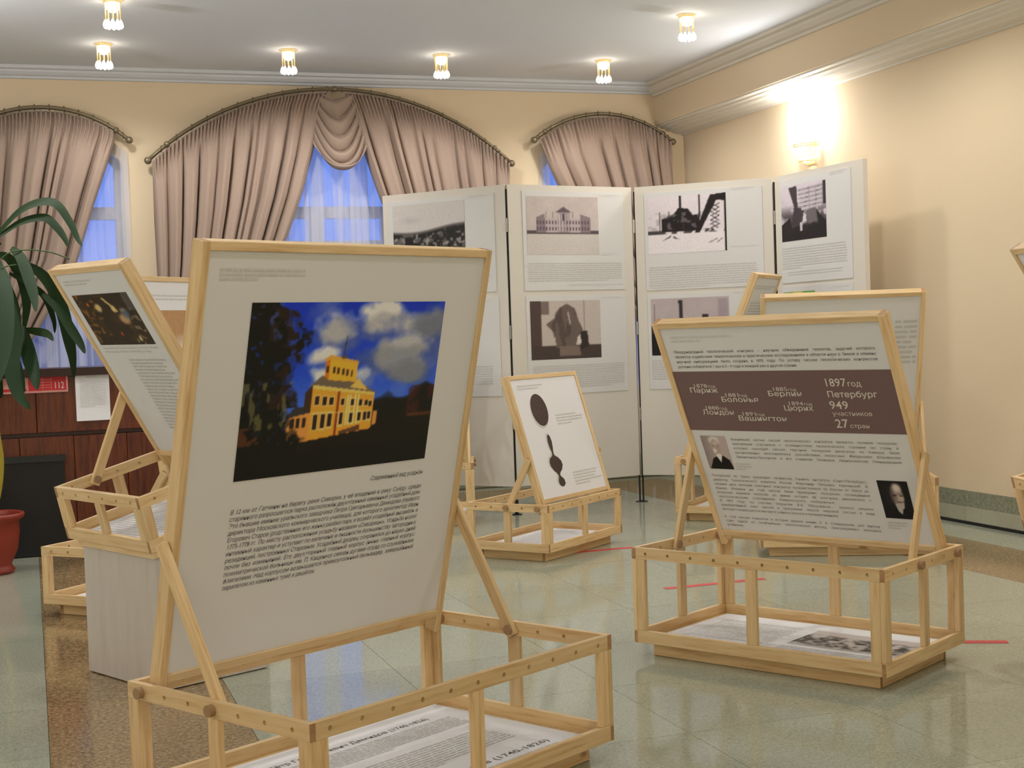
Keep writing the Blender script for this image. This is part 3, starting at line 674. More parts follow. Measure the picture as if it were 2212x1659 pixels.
# --- stand A: near left, photograph of the yellow manor
rA, bA, shA = stand('large wooden stand in the left foreground with a photograph of a yellow manor house', crate_root('exhibition_stand', 0.55351, 3.06883, 0.5156), 11, 7, 0.29954, 6, 3, math.radians(13.39), -1, 0.0418, 1.1346, 0.37)
textbars('heading_print', 0.037, 0.043, 0.27, 3, 0.0115, 0.0055, bA, M['ink_light'], 4, 0.45)
def manor():
    p = Pic(230, 156, (40, 78, 205)); X, Y, w, h = p.X, p.Y, p.w, p.h
    p.put(np.clip(1-Y*1.7, 0, 1)*0.8, (14, 40, 165)); p.put(np.clip((Y-0.4)*2.2, 0, 1), (86, 128, 215))
    n = vnoise(h, w, 5, 6, 3, 5); n2 = vnoise(h, w, 7, 8, 9, 5)
    p.put(np.clip((vnoise(h, w, 3, 4, 77, 5)-0.52)*5, 0, 1)*0.45*(Y < 0.6), (150, 158, 185))
    def cloud(cx, cy, rx, ry, col, sh):
        rx *= 1.15; ry *= 1.15; col = tuple(min(235, c*1.12) for c in col)
        d = ((X-cx)/rx)**2+((Y-cy)/ry)**2; m = np.clip((1.0-d+3.2*(n-0.5))*1.3, 0, 1); p.put(m, col)
        m2 = np.clip((1.0-((X-cx-0.02)/rx)**2-((Y-cy-0.05)/ry)**2+2.0*(n2-0.5))*1.3, 0, 1); p.put(m2*0.45, sh)
    cloud(0.40, 0.14, 0.12, 0.10, (178, 176, 178), (120, 122, 132)); cloud(0.70, 0.10, 0.16, 0.09, (185, 182, 180), (120, 122, 132)); cloud(0.93, 0.12, 0.10, 0.12, (110, 115, 130), (90, 95, 112))
    cloud(0.78, 0.30, 0.22, 0.09, (150, 150, 154), (100, 104, 114)); cloud(0.37, 0.32, 0.09, 0.06, (195, 190, 185), (150, 152, 160)); cloud(0.36, 0.42, 0.07, 0.06, (205, 205, 205), (150, 155, 165)); cloud(0.58, 0.42, 0.05, 0.06, (195, 195, 198), (150, 155, 165)); cloud(0.86, 0.38, 0.14, 0.08, (120, 124, 136), (95, 100, 112))
    tn = vnoise(h, w, 14, 18, 21, 4)
    # far right wood
    p.put(np.clip((Y-(0.60-0.12*np.clip((X-0.60)/0.4, 0, 1)*np.sin(X*14+1)**2-0.05*(tn-0.3)))*40, 0, 1)*(X > 0.58), (24, 24, 20))
    p.put(((tn > 0.55) & (X > 0.85) & (Y > 0.52) & (Y < 0.72))*0.7, (66, 30, 22))
    # ground
    g = 0.83-0.10*X; p.put(np.clip((Y-g)*30, 0, 1), (18, 18, 14)); p.put(np.clip((Y-g)*30, 0, 1)*np.clip(1-(Y-g)*12, 0, 1)*(X < 0.45)*0.8, (74, 24, 14)); p.put((np.abs(Y-0.685-0.02*X) < 0.01)*(X > 0.86)*0.8, (96, 52, 28))
    p.put(np.clip((Y-0.69-0.02*np.sin(X*9))*40, 0, 1)*(X > 0.2)*(Y < 0.86), (24, 22, 16))
    # left wing
    wall, shade, dark, trim = (225, 150, 50), (196, 112, 32), (38, 30, 26), (236, 188, 110)
    p.poly([(0.225, 0.665), (0.335, 0.63), (0.335, 0.805), (0.215, 0.815)], (206, 138, 66)); p.poly([(0.20, 0.67), (0.26, 0.60), (0.34, 0.60), (0.345, 0.635)], (52, 48, 50))
    for q in (0.25, 0.28, 0.31): p.poly([(q-0.009, 0.67), (q+0.009, 0.665), (q+0.009, 0.72), (q-0.009, 0.725)], dark)
    p.poly([(0.262, 0.76), (0.28, 0.757), (0.28, 0.812), (0.262, 0.813)], dark)
    # main block: shaded left return, front
    p.poly([(0.30, 0.52), (0.335, 0.475), (0.335, 0.63), (0.30, 0.62)], (60, 42, 28))
    p.poly([(0.335, 0.475), (0.66, 0.545), (0.66, 0.765), (0.335, 0.805)], wall)
    p.poly([(0.465, 0.505), (0.478, 0.50), (0.478, 0.79), (0.465, 0.792)], (130, 58, 22))
    p.poly([(0.32, 0.485), (0.375, 0.425), (0.56, 0.47), (0.665, 0.545), (0.665, 0.56), (0.335, 0.49)], (104, 92, 78)); p.poly([(0.335, 0.478), (0.66, 0.545), (0.66, 0.562), (0.335, 0.50)], (232, 186, 96))
    p.poly([(0.525, 0.505), (0.565, 0.455), (0.625, 0.53)], (226, 176, 84))
    p.poly([(0.665, 0.66), (0.685, 0.66), (0.685, 0.74), (0.665, 0.75)], (206, 138, 66))
    for q in (0.363, 0.402, 0.438, 0.495, 0.548, 0.59, 0.622, 0.643):
        o = (q-0.335)*0.20; wd = 0.011-0.010*(q-0.335)
        p.poly([(q-wd*1.5, 0.535+o*0.9), (q+wd*1.5, 0.535+o*0.9), (q+wd*1.5, 0.60+o*0.5), (q-wd*1.5, 0.60+o*0.5)], trim); p.poly([(q-wd, 0.54+o*0.9), (q+wd, 0.54+o*0.9), (q+wd, 0.595+o*0.5), (q-wd, 0.595+o*0.5)], dark)
        p.poly([(q-wd*1.6, 0.64+o*0.2), (q+wd*1.6, 0.64+o*0.2), (q+wd*1.6, 0.755-o*0.6), (q-wd*1.6, 0.755-o*0.6)], trim); p.poly([(q-wd, 0.65+o*0.2), (q+wd, 0.65+o*0.2), (q+wd, 0.745-o*0.6), (q-wd, 0.745-o*0.6)], dark)
    for q in (0.52, 0.535, 0.562, 0.577): p.poly([(q-0.004, 0.55), (q+0.004, 0.55), (q+0.004, 0.73), (q-0.004, 0.73)], (236, 200, 130))
    p.poly([(0.335, 0.64), (0.66, 0.655), (0.66, 0.662), (0.335, 0.648)], (236, 190, 110), 0.7); p.poly([(0.49, 0.765), (0.60, 0.735), (0.60, 0.77), (0.49, 0.785)], (92, 60, 40))
    # belvedere
    p.poly([(0.385, 0.335), (0.41, 0.318), (0.41, 0.455), (0.385, 0.435)], shade); p.poly([(0.41, 0.318), (0.552, 0.362), (0.552, 0.475), (0.41, 0.455)], (228, 164, 48)); p.poly([(0.38, 0.33), (0.408, 0.308), (0.556, 0.352), (0.556, 0.37), (0.408, 0.33), (0.382, 0.348)], (206, 150, 60))
    for q in (0.398, 0.432, 0.456, 0.48, 0.503, 0.526): p.poly([(q-0.006, 0.372+(q-0.41)*0.25), (q+0.006, 0.372+(q-0.41)*0.25), (q+0.006, 0.412+(q-0.41)*0.25), (q-0.006, 0.412+(q-0.41)*0.25)], (60, 48, 36))
    p.line(0.48, 0.20, 0.475, 0.33, 0.0025, (60, 56, 60)); p.poly([(0.465, 0.315), (0.49, 0.315), (0.49, 0.335), (0.465, 0.332)], (86, 76, 50))
    # tree mass on the left
    e = 0.25+0.05*np.sin(Y*9)-0.10*np.clip((0.2-Y)/0.2, 0, 1)+0.16*(tn-0.5)+0.05*np.clip((Y-0.3)*3, 0, 1)*(Y < 0.6); m = np.clip((e-X)*40, 0, 1); m = m*np.where(vnoise(h, w, 30, 40, 5, 3) > 0.34+0.10*(X > 0.18), 1, 0.45+0.45*np.clip((Y-0.25)*3, 0, 1)-0.3*(X > 0.2))
    p.put(m, (16, 16, 12)); p.put(((tn > 0.55) & (X > 0.10) & (X < 0.28) & (Y < 0.6))*0.5*m, (58, 36, 28)); p.put(((vnoise(h, w, 8, 40, 6, 3) > 0.62) & (X < 0.26) & (Y > 0.45) & (Y < 0.72))*0.7, (104, 100, 60))
    p.put(((X < 0.22) & (Y > 0.70) & (Y < 0.80) & (tn > 0.5))*0.6, (110, 58, 26))
    return p
manor().make('manor_photograph', 0.146, 0.837, 0.129, 0.5955, bA, 1.55)
text('caption_print', [('Современный вид усадьбы', 0.629, 0.642, 0.0135, 0.209, 0.25, 0.0)], bA, M['ink'])
LA_T = ['В 12 км от Гатчины на берегу реки Сиворки, у её впадения в реку Суйду, среди', 'старинного разросшегося парка расположен двухэтажный каменный усадебный дом.', 'Это бывшее имение уральского заводчика Петра Григорьевича Демидова (первого',
        'директора Московского коммерческого училища), для которого архитектор Иван', 'Егорович Старов (родственник его жены) разбил парк и возвёл усадебный ансамбль в', '1775-1778 гг. По месту расположения усадьбу назвали «Сиворицы». Усадьба носит', 'интимный характер и уступает по величине и пышности большинству загородных',
        'резиденций, построенных Старовым. Усадебный дворец сохранился до наших дней', 'почти без изменений. Его двухэтажный главный корпус (ныне главный корпус', 'психиатрической больницы им. П. Кащенко) связан дугами оград со служебными', 'флигелями. Над корпусом возвышается прямоугольный бельведер, завершённый', 'парапетом из каменных тумб и решёток.']
text('story_print', [(s, 0.146, 0.6845+k*0.01865, 0.0128, 0.692 if k < 11 else 0.315, 0.25, 0.0) for k, s in enumerate(LA_T)], bA, M['ink'])
# floor sheet of A (sheet space: x along the long rail, down = towards the front)
sw = 11-1; LA = 10*S+2*E_; WA = 6*S+2*E_
text('sheet_heading', [('Пётр Григорьевич Демидов (1740-1826)', 0.28, 0.11, 0.022, 0.60, 0.0, 0.006), ('Пётр Григорьевич Демидов (1740-1826)', 0.06, 0.545, 0.024, 0.86, 0.0, 0.006)], shA, M['ink'], -0.0006)
textbars('sheet_lines', 0.28, 0.135, 0.66, 9, 0.0125, 0.006, shA, M['ink_far'], 31, 0.5, -0.0006)
textbars('sheet_lines', 0.30, 0.30, 0.60, 10, 0.016, 0.0075, shA, M['ink_far'], 32, 0.5, -0.0006)
textbars('sheet_lines', 0.06, 0.57, 0.86, 3, 0.0125, 0.006, shA, M['ink_far'], 33, 0.7, -0.0006)

# --- stand B: right, geological congress
LBl = 9*S+2*E_; aB = -1.04765+math.pi*0
bx, by = 2.57228-math.cos(-1.04765)*LBl, 3.85835-math.sin(-1.04765)*LBl
rB, bB, shB = stand('wooden stand at right with a mauve band of years and city names and two portraits', crate_root('exhibition_stand', bx, by, -1.04765), 10, 6, 0.35123, 5, 2, math.radians(26.23), -1, 0.035, 0.9259, 0.385)
textbars('heading_print', 0.036, 0.034, 0.265, 2, 0.016, 0.0065, bB, M['ink_light'], 14, 0.5)
LB_1 = ['Международный геологический конгресс – научное объединение геологов, задачей которого', 'является содействие теоретическим и практическим исследованиям в области наук о Земле и обмену', 'научной информацией было создано в 1875 году. По уставу сессии геологических конгрессов', 'должны собираться 1 раз в 3 - 4 года и каждый раз в другой стране.']
text('intro_print', [(s, 0.032, 0.104+k*0.0205, 0.0115, 0.81 if k < 3 else 0.50, 0.15, 0.0) for k, s in enumerate(LB_1)], bB, M['ink'])
rect('mauve_band', 0.0, 0.881, 0.181, 0.434, bB, M['band'])
CT = []
for city, year, x, dn, x2, yx in (('Париж', '1878', 0.052, 0.270, 0.176, 0.072), ('Болонья', '1881', 0.178, 0.309, 0.335, 0.196), ('Лондон', '1888', 0.079, 0.364, 0.216, 0.094), ('Вашингтон', '1891', 0.228, 0.388, 0.430, 0.246), ('Берлин', '1885', 0.382, 0.284, 0.519, 0.404), ('Цюрих', '1894', 0.431, 0.343, 0.550, 0.452)):
    CT.append((city, x, dn, 0.0215, x2-x, 0.0, 0.008)); CT.append((year, yx, dn-0.021, 0.0165, 0.062, 0.0, 0.0)); CT.append(('год', yx+0.064, dn-0.021, 0.012, 0.034, 0.0, 0.0))
CT += [('1897', 0.617, 0.245, 0.033, 0.086, 0, 0.006), ('год', 0.706, 0.245, 0.022, 0.052, 0, 0.006), ('Петербург', 0.618, 0.288, 0.0245, 0.190, 0, 0.010), ('949', 0.616, 0.335, 0.033, 0.072, 0, 0.006), ('участников', 0.619, 0.362, 0.018, 0.151, 0, 0.0), ('27', 0.620, 0.411, 0.036, 0.050, 0, 0.008), ('стран', 0.674, 0.411, 0.017, 0.074, 0, 0.004)]
for row in CT: text('city_print' if not row[0][0].isdigit() else 'year_print', [row], bB, M['ink_white'], -0.0018)
LB_2 = ['Важнейшей частью сессий геологического конгресса являются полевые экскурсии,', 'знакомящие участников с особенностями геологического строения тех стран, в', 'которых проходят сессии. Научные экскурсии делегатов по Кавказу были', 'организованы, возглавлялись российскими геологами Феодосием Юльевичем', 'Левинсоном-Лессингом и его учеником Леонидом Афанасьевичем Спендиаровым.']
LB_3 = ['Экскурсией по Уралу руководил профессор Горного института (Санкт-Петербург),', 'директор Геологического комитета России Александр Петрович Карпинский. В', 'течение двух месяцев участники конгресса путешествовали по России от Урала до', 'Крыма. Впервые на этой сессии были проведены экскурсии, посвящённые', 'вопросам мировой геологии, во время которых её участники знакомились с', 'геологическим строением Кавказского побережья.', 'В 1897 году, по случаю открытия В.А. Обручевым… геологи решили', 'приобретённый опыт сессий в программе первой мировой сессии в виде', 'молодого выдающегося научного учёного геолога и путешественника.']
LB_4 = ['К этой сессии относится и история премии имени Л. А. Спендиарова, уже многие', 'годы одной из почётнейших геологических наград, присуждаемых молодым', 'учёным.']
text('story_print', [(s, 0.165, 0.476+k*0.0192, 0.0105, 0.669, 0.15, 0.0) for k, s in enumerate(LB_2)] + [(s, 0.030, 0.640+k*0.0192, 0.0105, (0.648 if k not in (5, 8) else 0.50), 0.15, 0.0) for k, s in enumerate(LB_3)] + [(s, 0.030, 0.829+k*0.0185, 0.0105, (0.655, 0.655, 0.075)[k], 0.15, 0.0) for k, s in enumerate(LB_4)], bB, M['ink_mid'])
def portrait(bgc, light):
    p = Pic(56, 74, bgc); n = vnoise(74, 56, 4, 4, 5)
    if light:
        p.put(np.clip(0.5-p.X+0.2*n, 0, 1)*0.8, (96, 84, 80)); p.ell(0.50, 0.15, 0.25, 0.15, (206, 200, 194), 0.4); p.ell(0.50, 0.34, 0.20, 0.27, (172, 150, 142), 0.25); p.ell(0.52, 0.22, 0.15, 0.09, (194, 178, 168), 0.8); p.ell(0.44, 0.45, 0.10, 0.10, (214, 206, 198), 0.6)
        p.ell(0.42, 0.30, 0.05, 0.025, (116, 100, 94), 0.8); p.ell(0.60, 0.30, 0.05, 0.025, (116, 100, 94), 0.8); p.poly([(0.05, 1), (0.28, 0.68), (0.48, 0.60), (0.55, 0.80), (0.68, 0.58), (0.92, 0.72), (1, 1)], (18, 14, 14)); p.poly([(0.42, 0.58), (0.56, 0.80), (0.66, 0.57), (0.55, 0.52)], (214, 208, 200))
    else:
        p.ell(0.55, 0.38, 0.25, 0.33, (146, 130, 118), 0.25); p.ell(0.60, 0.19, 0.19, 0.15, (204, 194, 184), 0.6); p.ell(0.70, 0.46, 0.10, 0.12, (186, 172, 160), 0.7); p.put(np.clip((0.52-p.X)*5, 0, 1)*0.8*(np.hypot((p.X-0.5)/0.3, (p.Y-0.42)/0.4) < 1), (30, 25, 23))
        p.ell(0.48, 0.385, 0.075, 0.03, (34, 28, 26), 0.6); p.ell(0.70, 0.385, 0.065, 0.028, (58, 48, 44), 0.6); p.line(0.60, 0.40, 0.61, 0.52, 0.018, (196, 182, 170)); p.ell(0.60, 0.555, 0.11, 0.02, (80, 68, 62), 0.6)
        p.poly([(0.44, 0.60), (0.75, 0.57), (0.70, 0.74), (0.60, 0.88), (0.48, 0.78)], (176, 168, 160)); p.poly([(0.0, 1), (0.05, 0.75), (0.36, 0.62), (0.52, 0.85), (0.62, 1)], (14, 12, 12)); p.poly([(0.56, 1), (0.66, 0.72), (0.95, 0.82), (1, 1)], (14, 12, 12))
    return p
portrait((176, 160, 156), True).make('portrait_photograph', 0.033, 0.142, 0.458, 0.605, bB, 1.3)
portrait((20, 17, 17), False).make('portrait_photograph', 0.719, 0.833, 0.625, 0.783, bB, 1.3)
textbars('caption_print', 0.152, 0.578, 0.07, 3, 0.0115, 0.0035, bB, M['ink_far'], 41, 0.6); textbars('caption_print', 0.719, 0.801, 0.075, 3, 0.0115, 0.0035, bB, M['ink_far'], 42, 0.6)
textbars('sheet_lines', 0.06, 0.10, 0.34, 16, 0.020, 0.008, shB, M['ink_light'], 51, 0.5, -0.0006)
textbars('sheet_lines', 0.46, 0.37, 0.42, 6, 0.020, 0.008, shB, M['ink_light'], 52, 0.5, -0.0006)
def crowd(seed, w=90, h=60):
    p = Pic(w, h, (176, 168, 164)); n = vnoise(h, w, 8, 12, seed, 4); p.put(np.clip((n-0.42)*8, 0, 1)*np.clip((p.Y-0.2)*6, 0, 1)*np.clip((0.95-p.Y)*8, 0, 1), (44, 40, 40)); n2 = vnoise(h, w, 18, 24, seed+1, 3); p.put((n2 > 0.60)*0.7*(p.Y > 0.35), (196, 190, 186)); return p
crowd(4).make('sheet_photograph', 0.46, 0.88, 0.10, 0.34, shB, 1.3, -0.0006)

# --- stand C: medal stand in the middle distance
rC, bC, shC = stand('small wooden stand in the middle with a white panel showing a dark medal and seal', crate_root('exhibition_stand', 2.52639, 6.84263, 0.66443), 8, 5, 0.25234, 0, 2, math.radians(16.86), 1, 0.0406, 0.7038, 0.25)
bC.data.materials[0] = M['sheet']
textbars('heading_print', 0.060, 0.034, 0.25, 2, 0.016, 0.006, bC, M['ink_light'], 61, 0.8)
def blob(cx, cy, rx, ry, n=40): return [(cx+rx*math.cos(2*math.pi*k/n), cy+ry*math.sin(2*math.pi*k/n)) for k in range(n)]
M['bronze_ink'] = plain('dark_bronze_print', lin(66, 46, 44), 0.45, bump=0.3, bscale=60)
outline('medal_shadow', blob(0.207, 0.186, 0.083, 0.095), bC, M['ink_light'], -0.0007); outline('medal_print', blob(0.213, 0.178, 0.081, 0.091), bC, M['bronze_ink'])
spr = [(0.226, 0.318), (0.240, 0.335), (0.244, 0.365), (0.236, 0.395), (0.229, 0.42), (0.230, 0.437), (0.26, 0.450), (0.283, 0.472), (0.287, 0.495), (0.268, 0.520), (0.240, 0.535), (0.232, 0.548), (0.238, 0.558), (0.262, 0.575), (0.264, 0.597), (0.245, 0.612), (0.216, 0.612), (0.198, 0.595), (0.200, 0.575), (0.216, 0.556), (0.214, 0.545), (0.196, 0.53), (0.172, 0.505), (0.160, 0.475), (0.172, 0.452), (0.207, 0.437), (0.213, 0.42), (0.205, 0.395), (0.203, 0.36), (0.210, 0.332)]
def fanmesh(name, pts, parent, mat, y):
    cxm = sum(p[0] for p in pts)/len(pts)
    n = len(pts); half = n//2
    R = pts[:half+1]; Lf = [pts[0]]+pts[:half-1:-1]
    k = 24; ys0, ys1 = min(p[1] for p in pts), max(p[1] for p in pts); v = []; f = []
    def xat(side, yy):
        c = [s for s in zip(side[:-1], side[1:]) if min(s[0][1], s[1][1])-1e-9 <= yy <= max(s[0][1], s[1][1])+1e-9]
        (x0, y0), (x1, y1) = c[0]; return x0 if abs(y1-y0) < 1e-9 else x0+(x1-x0)*(yy-y0)/(y1-y0)
    for i in range(k+1):
        yy = ys0+(ys1-ys0)*(0.001+0.998*i/k); a, b = xat(Lf, yy), xat(R, yy); v += [(a, y, -yy), (b, y, -yy)]
    for i in range(k): f.append((2*i+2, 2*i+3, 2*i+1, 2*i))
    return mesh_obj(name, v, f, mat, parent)
prof = [(0.318, 0.224, 0.228), (0.33, 0.210, 0.240), (0.36, 0.203, 0.245), (0.395, 0.206, 0.237), (0.42, 0.214, 0.229), (0.437, 0.209, 0.231), (0.452, 0.175, 0.262), (0.472, 0.162, 0.283), (0.495, 0.164, 0.287), (0.52, 0.184, 0.268), (0.535, 0.204, 0.242), (0.548, 0.214, 0.232), (0.558, 0.214, 0.240), (0.575, 0.201, 0.262), (0.597, 0.199, 0.264), (0.612, 0.217, 0.245)]
def spindle(name, dx, y, mat, grow):
    v = []; f = []
    for d, a, b in prof: v += [(a-grow+dx, y, -d-dx), (b+grow*0.3+dx, y, -d-dx)]
    for i in range(len(prof)-1): f.append((2*i+2, 2*i+3, 2*i+1, 2*i))
    return mesh_obj(name, v, f, mat, bC)
spindle('seal_shadow', -0.006, -0.0007, M['ink_light'], 0.004); spindle('seal_print', 0.0, -0.001, M['bronze_ink'], 0.0)
textbars('caption_print', 0.36, 0.215, 0.30, 4, 0.0165, 0.0065, bC, M['ink_light'], 62, 0.5, rag=0.3); textbars('caption_print', 0.365, 0.545, 0.31, 5, 0.0165, 0.0065, bC, M['ink_light'], 63, 0.5, rag=0.3)
textbars('sheet_lines', 0.05, 0.06, 0.60, 12, 0.028, 0.010, shC, M['ink_light'], 64, 0.5, -0.0006)

# --- stand D on a tall pedestal, crate tilted forward
MD = Matrix(((0.433314, 0.878193, -0.202522, 0.111187), (-0.901182, 0.419582, -0.108731, 5.527481), (-0.010513, 0.229624, 0.973223, 0.493192), (0, 0, 0, 1)))
def dark_painting(seed, w=100, h=70):
    p = Pic(w, h, (44, 32, 22)); n = vnoise(h, w, 6, 8, seed, 4); n2 = vnoise(h, w, 14, 18, seed+1, 3)
    p.put(np.clip((n-0.5)*5, 0, 1)*0.6, (70, 48, 26)); p.put((n2 > 0.64)*0.7*(p.X < 0.35), (150, 96, 30)); p.ell(0.36, 0.27, 0.07, 0.10, (196, 172, 112), 0.5); p.ell(0.62, 0.30, 0.05, 0.09, (214, 190, 140), 0.5); p.line(0.52, 0.10, 0.66, 0.34, 0.02, (206, 178, 110), 0.9)
    p.ell(0.72, 0.50, 0.11, 0.13, (176, 140, 100), 0.5); p.ell(0.78, 0.40, 0.09, 0.14, (92, 104, 128), 0.6, 0.8); p.put((n2 > 0.60)*0.6*(p.X > 0.72)*(p.Y > 0.3), (160, 142, 110)); p.ell(0.52, 0.78, 0.018, 0.05, (214, 84, 22), 0.5); p.ell(0.80, 0.88, 0.03, 0.07, (196, 176, 128), 0.5); p.ell(0.20, 0.20, 0.03, 0.05, (190, 92, 26), 0.6); p.put((p.X > 0.88)*(p.Y < 0.35)*0.6, (96, 92, 96)); return p
rD, bD, shD = stand('tilted wooden crate on a pale pedestal, its panel printed with a dark painting', empty('exhibition_stand', mat=MD), 6, 5, 0.204, 4, 1, math.radians(17.7), -1, 0.039, 0.834, 0.30, floor_stand=False)
textbars('heading_print', 0.03, 0.030, 0.20, 2, 0.013, 0.0055, bD, M['ink_light'], 71, 0.8)
dark_painting(7).make('painting_print', 0.038, 0.430, 0.090, 0.306, bD, 1.3)
textbars('caption_print', 0.038, 0.318, 0.39, 2, 0.016, 0.006, bD, M['ink_light'], 72, 0.85); textbars('story_print', 0.18, 0.370, 0.27, 22, 0.0145, 0.0065, bD, M['ink_far'], 73, 0.6, rag=0.25)
textbars('sheet_lines', 0.03, 0.03, 0.48, 22, 0.018, 0.008, shD, M['ink_light'], 74, 0.6, -0.0006)
def pedestal(mat4, u0, u1, v0, v1, label):
    o = mat4.translation; U = Vector((mat4[0][0], mat4[1][0], 0)).normalized(); V = Vector((-U.y, U.x, 0)); nz = Vector((mat4[0][2], mat4[1][2], mat4[2][2]))
    t = tag(empty('pedestal', (o.x, o.y, 0), math.atan2(U.y, U.x)), label, 'pedestal', 'pale wooden pedestals')
    inv = t.matrix_basis.inverted()
    def top(u, v): q = o+U*u+V*v; return o.z-(nz.x*(q.x-o.x)+nz.y*(q.y-o.y))/nz.z-0.020
    v = [(u0, v0, 0.004), (u1, v0, 0.004), (u1, v1, 0.004), (u0, v1, 0.004)]+[(a, b, top(a, b)) for a, b in ((u0, v0), (u1, v0), (u1, v1), (u0, v1))]
    b = mesh_obj('pedestal_box', v, boxdata(0, 1, 0, 1, 0, 1)[1], M['plywood'], t)
    b.rotation_euler = (0, 0, 0)
    e = 0.012
    v = [(a+s*e, c+q*e, top(a+s*e, c+q*e)+0.001) for a, c, s, q in ((u0, v0, -1, -1), (u1, v0, 1, -1), (u1, v1, 1, 1), (u0, v1, -1, 1))]
    v += [(x, y, z+0.018) for x, y, z in v]
    mesh_obj('top_board', v, boxdata(0, 1, 0, 1, 0, 1)[1], M['pine'], t)
    return t
pedestal(MD, 0.095, 0.605, 0.015, 0.47, 'pale plywood pedestal with a sloping top under the tilted left crate')

# --- stand I: at the right edge, same build as D
c5 = CF+CR*((2183-1106)/FPX)-CU*((1030-829.5)/FPX); tl = Vector((0, 0, CAMH))+c5*5.0
RZ = Matrix.Rotation(-0.658, 4, 'Z'); MI = RZ @ MD; loc0 = MI.to_3x3() @ Vector((0, 0, 0.204)); MI.translation = tl-loc0
rI, bI, shI = stand('tilted wooden crate and panel cut off by the right edge of the picture', empty('exhibition_stand', mat=MI), 6, 5, 0.204, 4, 1, math.radians(17.7), -1, 0.039, 0.834, 0.30, floor_stand=False)
textbars('story_print', 0.10, 0.30, 0.32, 20, 0.0165, 0.007, bI, M['ink_light'], 75, 0.6)
pedestal(MI, 0.095, 0.605, 0.015, 0.47, 'pale pedestal of the tilted crate beyond the right edge')

# --- stand E behind the pedestal
aE = math.radians(45.5); WE = 7*S+2*E_
rE, bE, shE = stand('wooden stand behind the pedestal at left, bright white panel top above its low crate', crate_root('exhibition_stand', 0.018+WE*math.sin(aE), 6.70-WE*math.cos(aE), aE), 9, 8, 0.262, 0, 3, math.radians(9), 1, 0.042, 1.215, 0.35)
bE.data.materials[0] = M['sheet']
textbars('heading_print', 0.05, 0.06, 0.5, 2, 0.016, 0.006, bE, M['ink_light'], 81, 0.8)
pe = Pic(60, 60, (206, 196, 190)); pe.put(np.clip((0.30-pe.Y+0.25*(vnoise(60, 60, 2, 8, 2)-0.4))*8, 0, 1), (170, 128, 84)); pe.make('picture_print', 0.03, 0.75, 0.13, 0.75, bE, 1.3)
# --- stand F behind B
rF, bF, shF = stand('wooden stand with a grey panel half hidden behind the mauve band panel', crate_root('exhibition_stand', 3.5494, 6.4425, -0.4757), 9, 6, 0.349, 5, 2, math.radians(28.4), -1, 0.035, 1.09, 0.42, L=0.905, W=0.611)
for k in range(9):
    textbars('block_print', 0.66, 0.14+k*0.030, 0.11, 1, 0.02, 0.014, bF, M['ink_far'], 90+k, 1.0)
textbars('story_print', 0.05, 0.55, 0.60, 18, 0.020, 0.009, bF, M['ink_light'], 99, 0.6)
# --- stand G, edge-on
rG, bG, shG = stand('wooden stand seen edge-on in front of the screens, its narrow panel leaning right', crate_root('exhibition_stand', 4.1551, 7.5896, 0.7836), 6, 5, 0.348, 4, 1, math.radians(22.87), -1, 0.039, 1.225, 0.40, L=0.626, W=0.513)
textbars('heading_print', 0.04, 0.05, 0.44, 2, 0.016, 0.007, bG, M['ink_light'], 101, 0.8); textbars('story_print', 0.06, 0.16, 0.42, 26, 0.0185, 0.009, bG, M['ink_far'], 102, 0.6)
# --- stand J, mostly hidden behind A's panel
c6 = CF+CR*((1017-1106)/FPX); pj = Vector((0, 0, CAMH))+c6*8.85
LJ = 7*S+2*E_; aJ = -0.3055
rJ, bJ, shJ = stand('wooden stand corner showing between the manor panel and the medal stand', crate_root('exhibition_stand', pj.x-LJ*math.cos(aJ), pj.y-LJ*math.sin(aJ), aJ), 8, 5, 0.35, 4, 1, math.radians(14), -1, 0.039, 0.72, 0.30)
textbars('story_print', 0.05, 0.2, 0.5, 20, 0.02, 0.009, bJ, M['ink_light'], 111, 0.6)

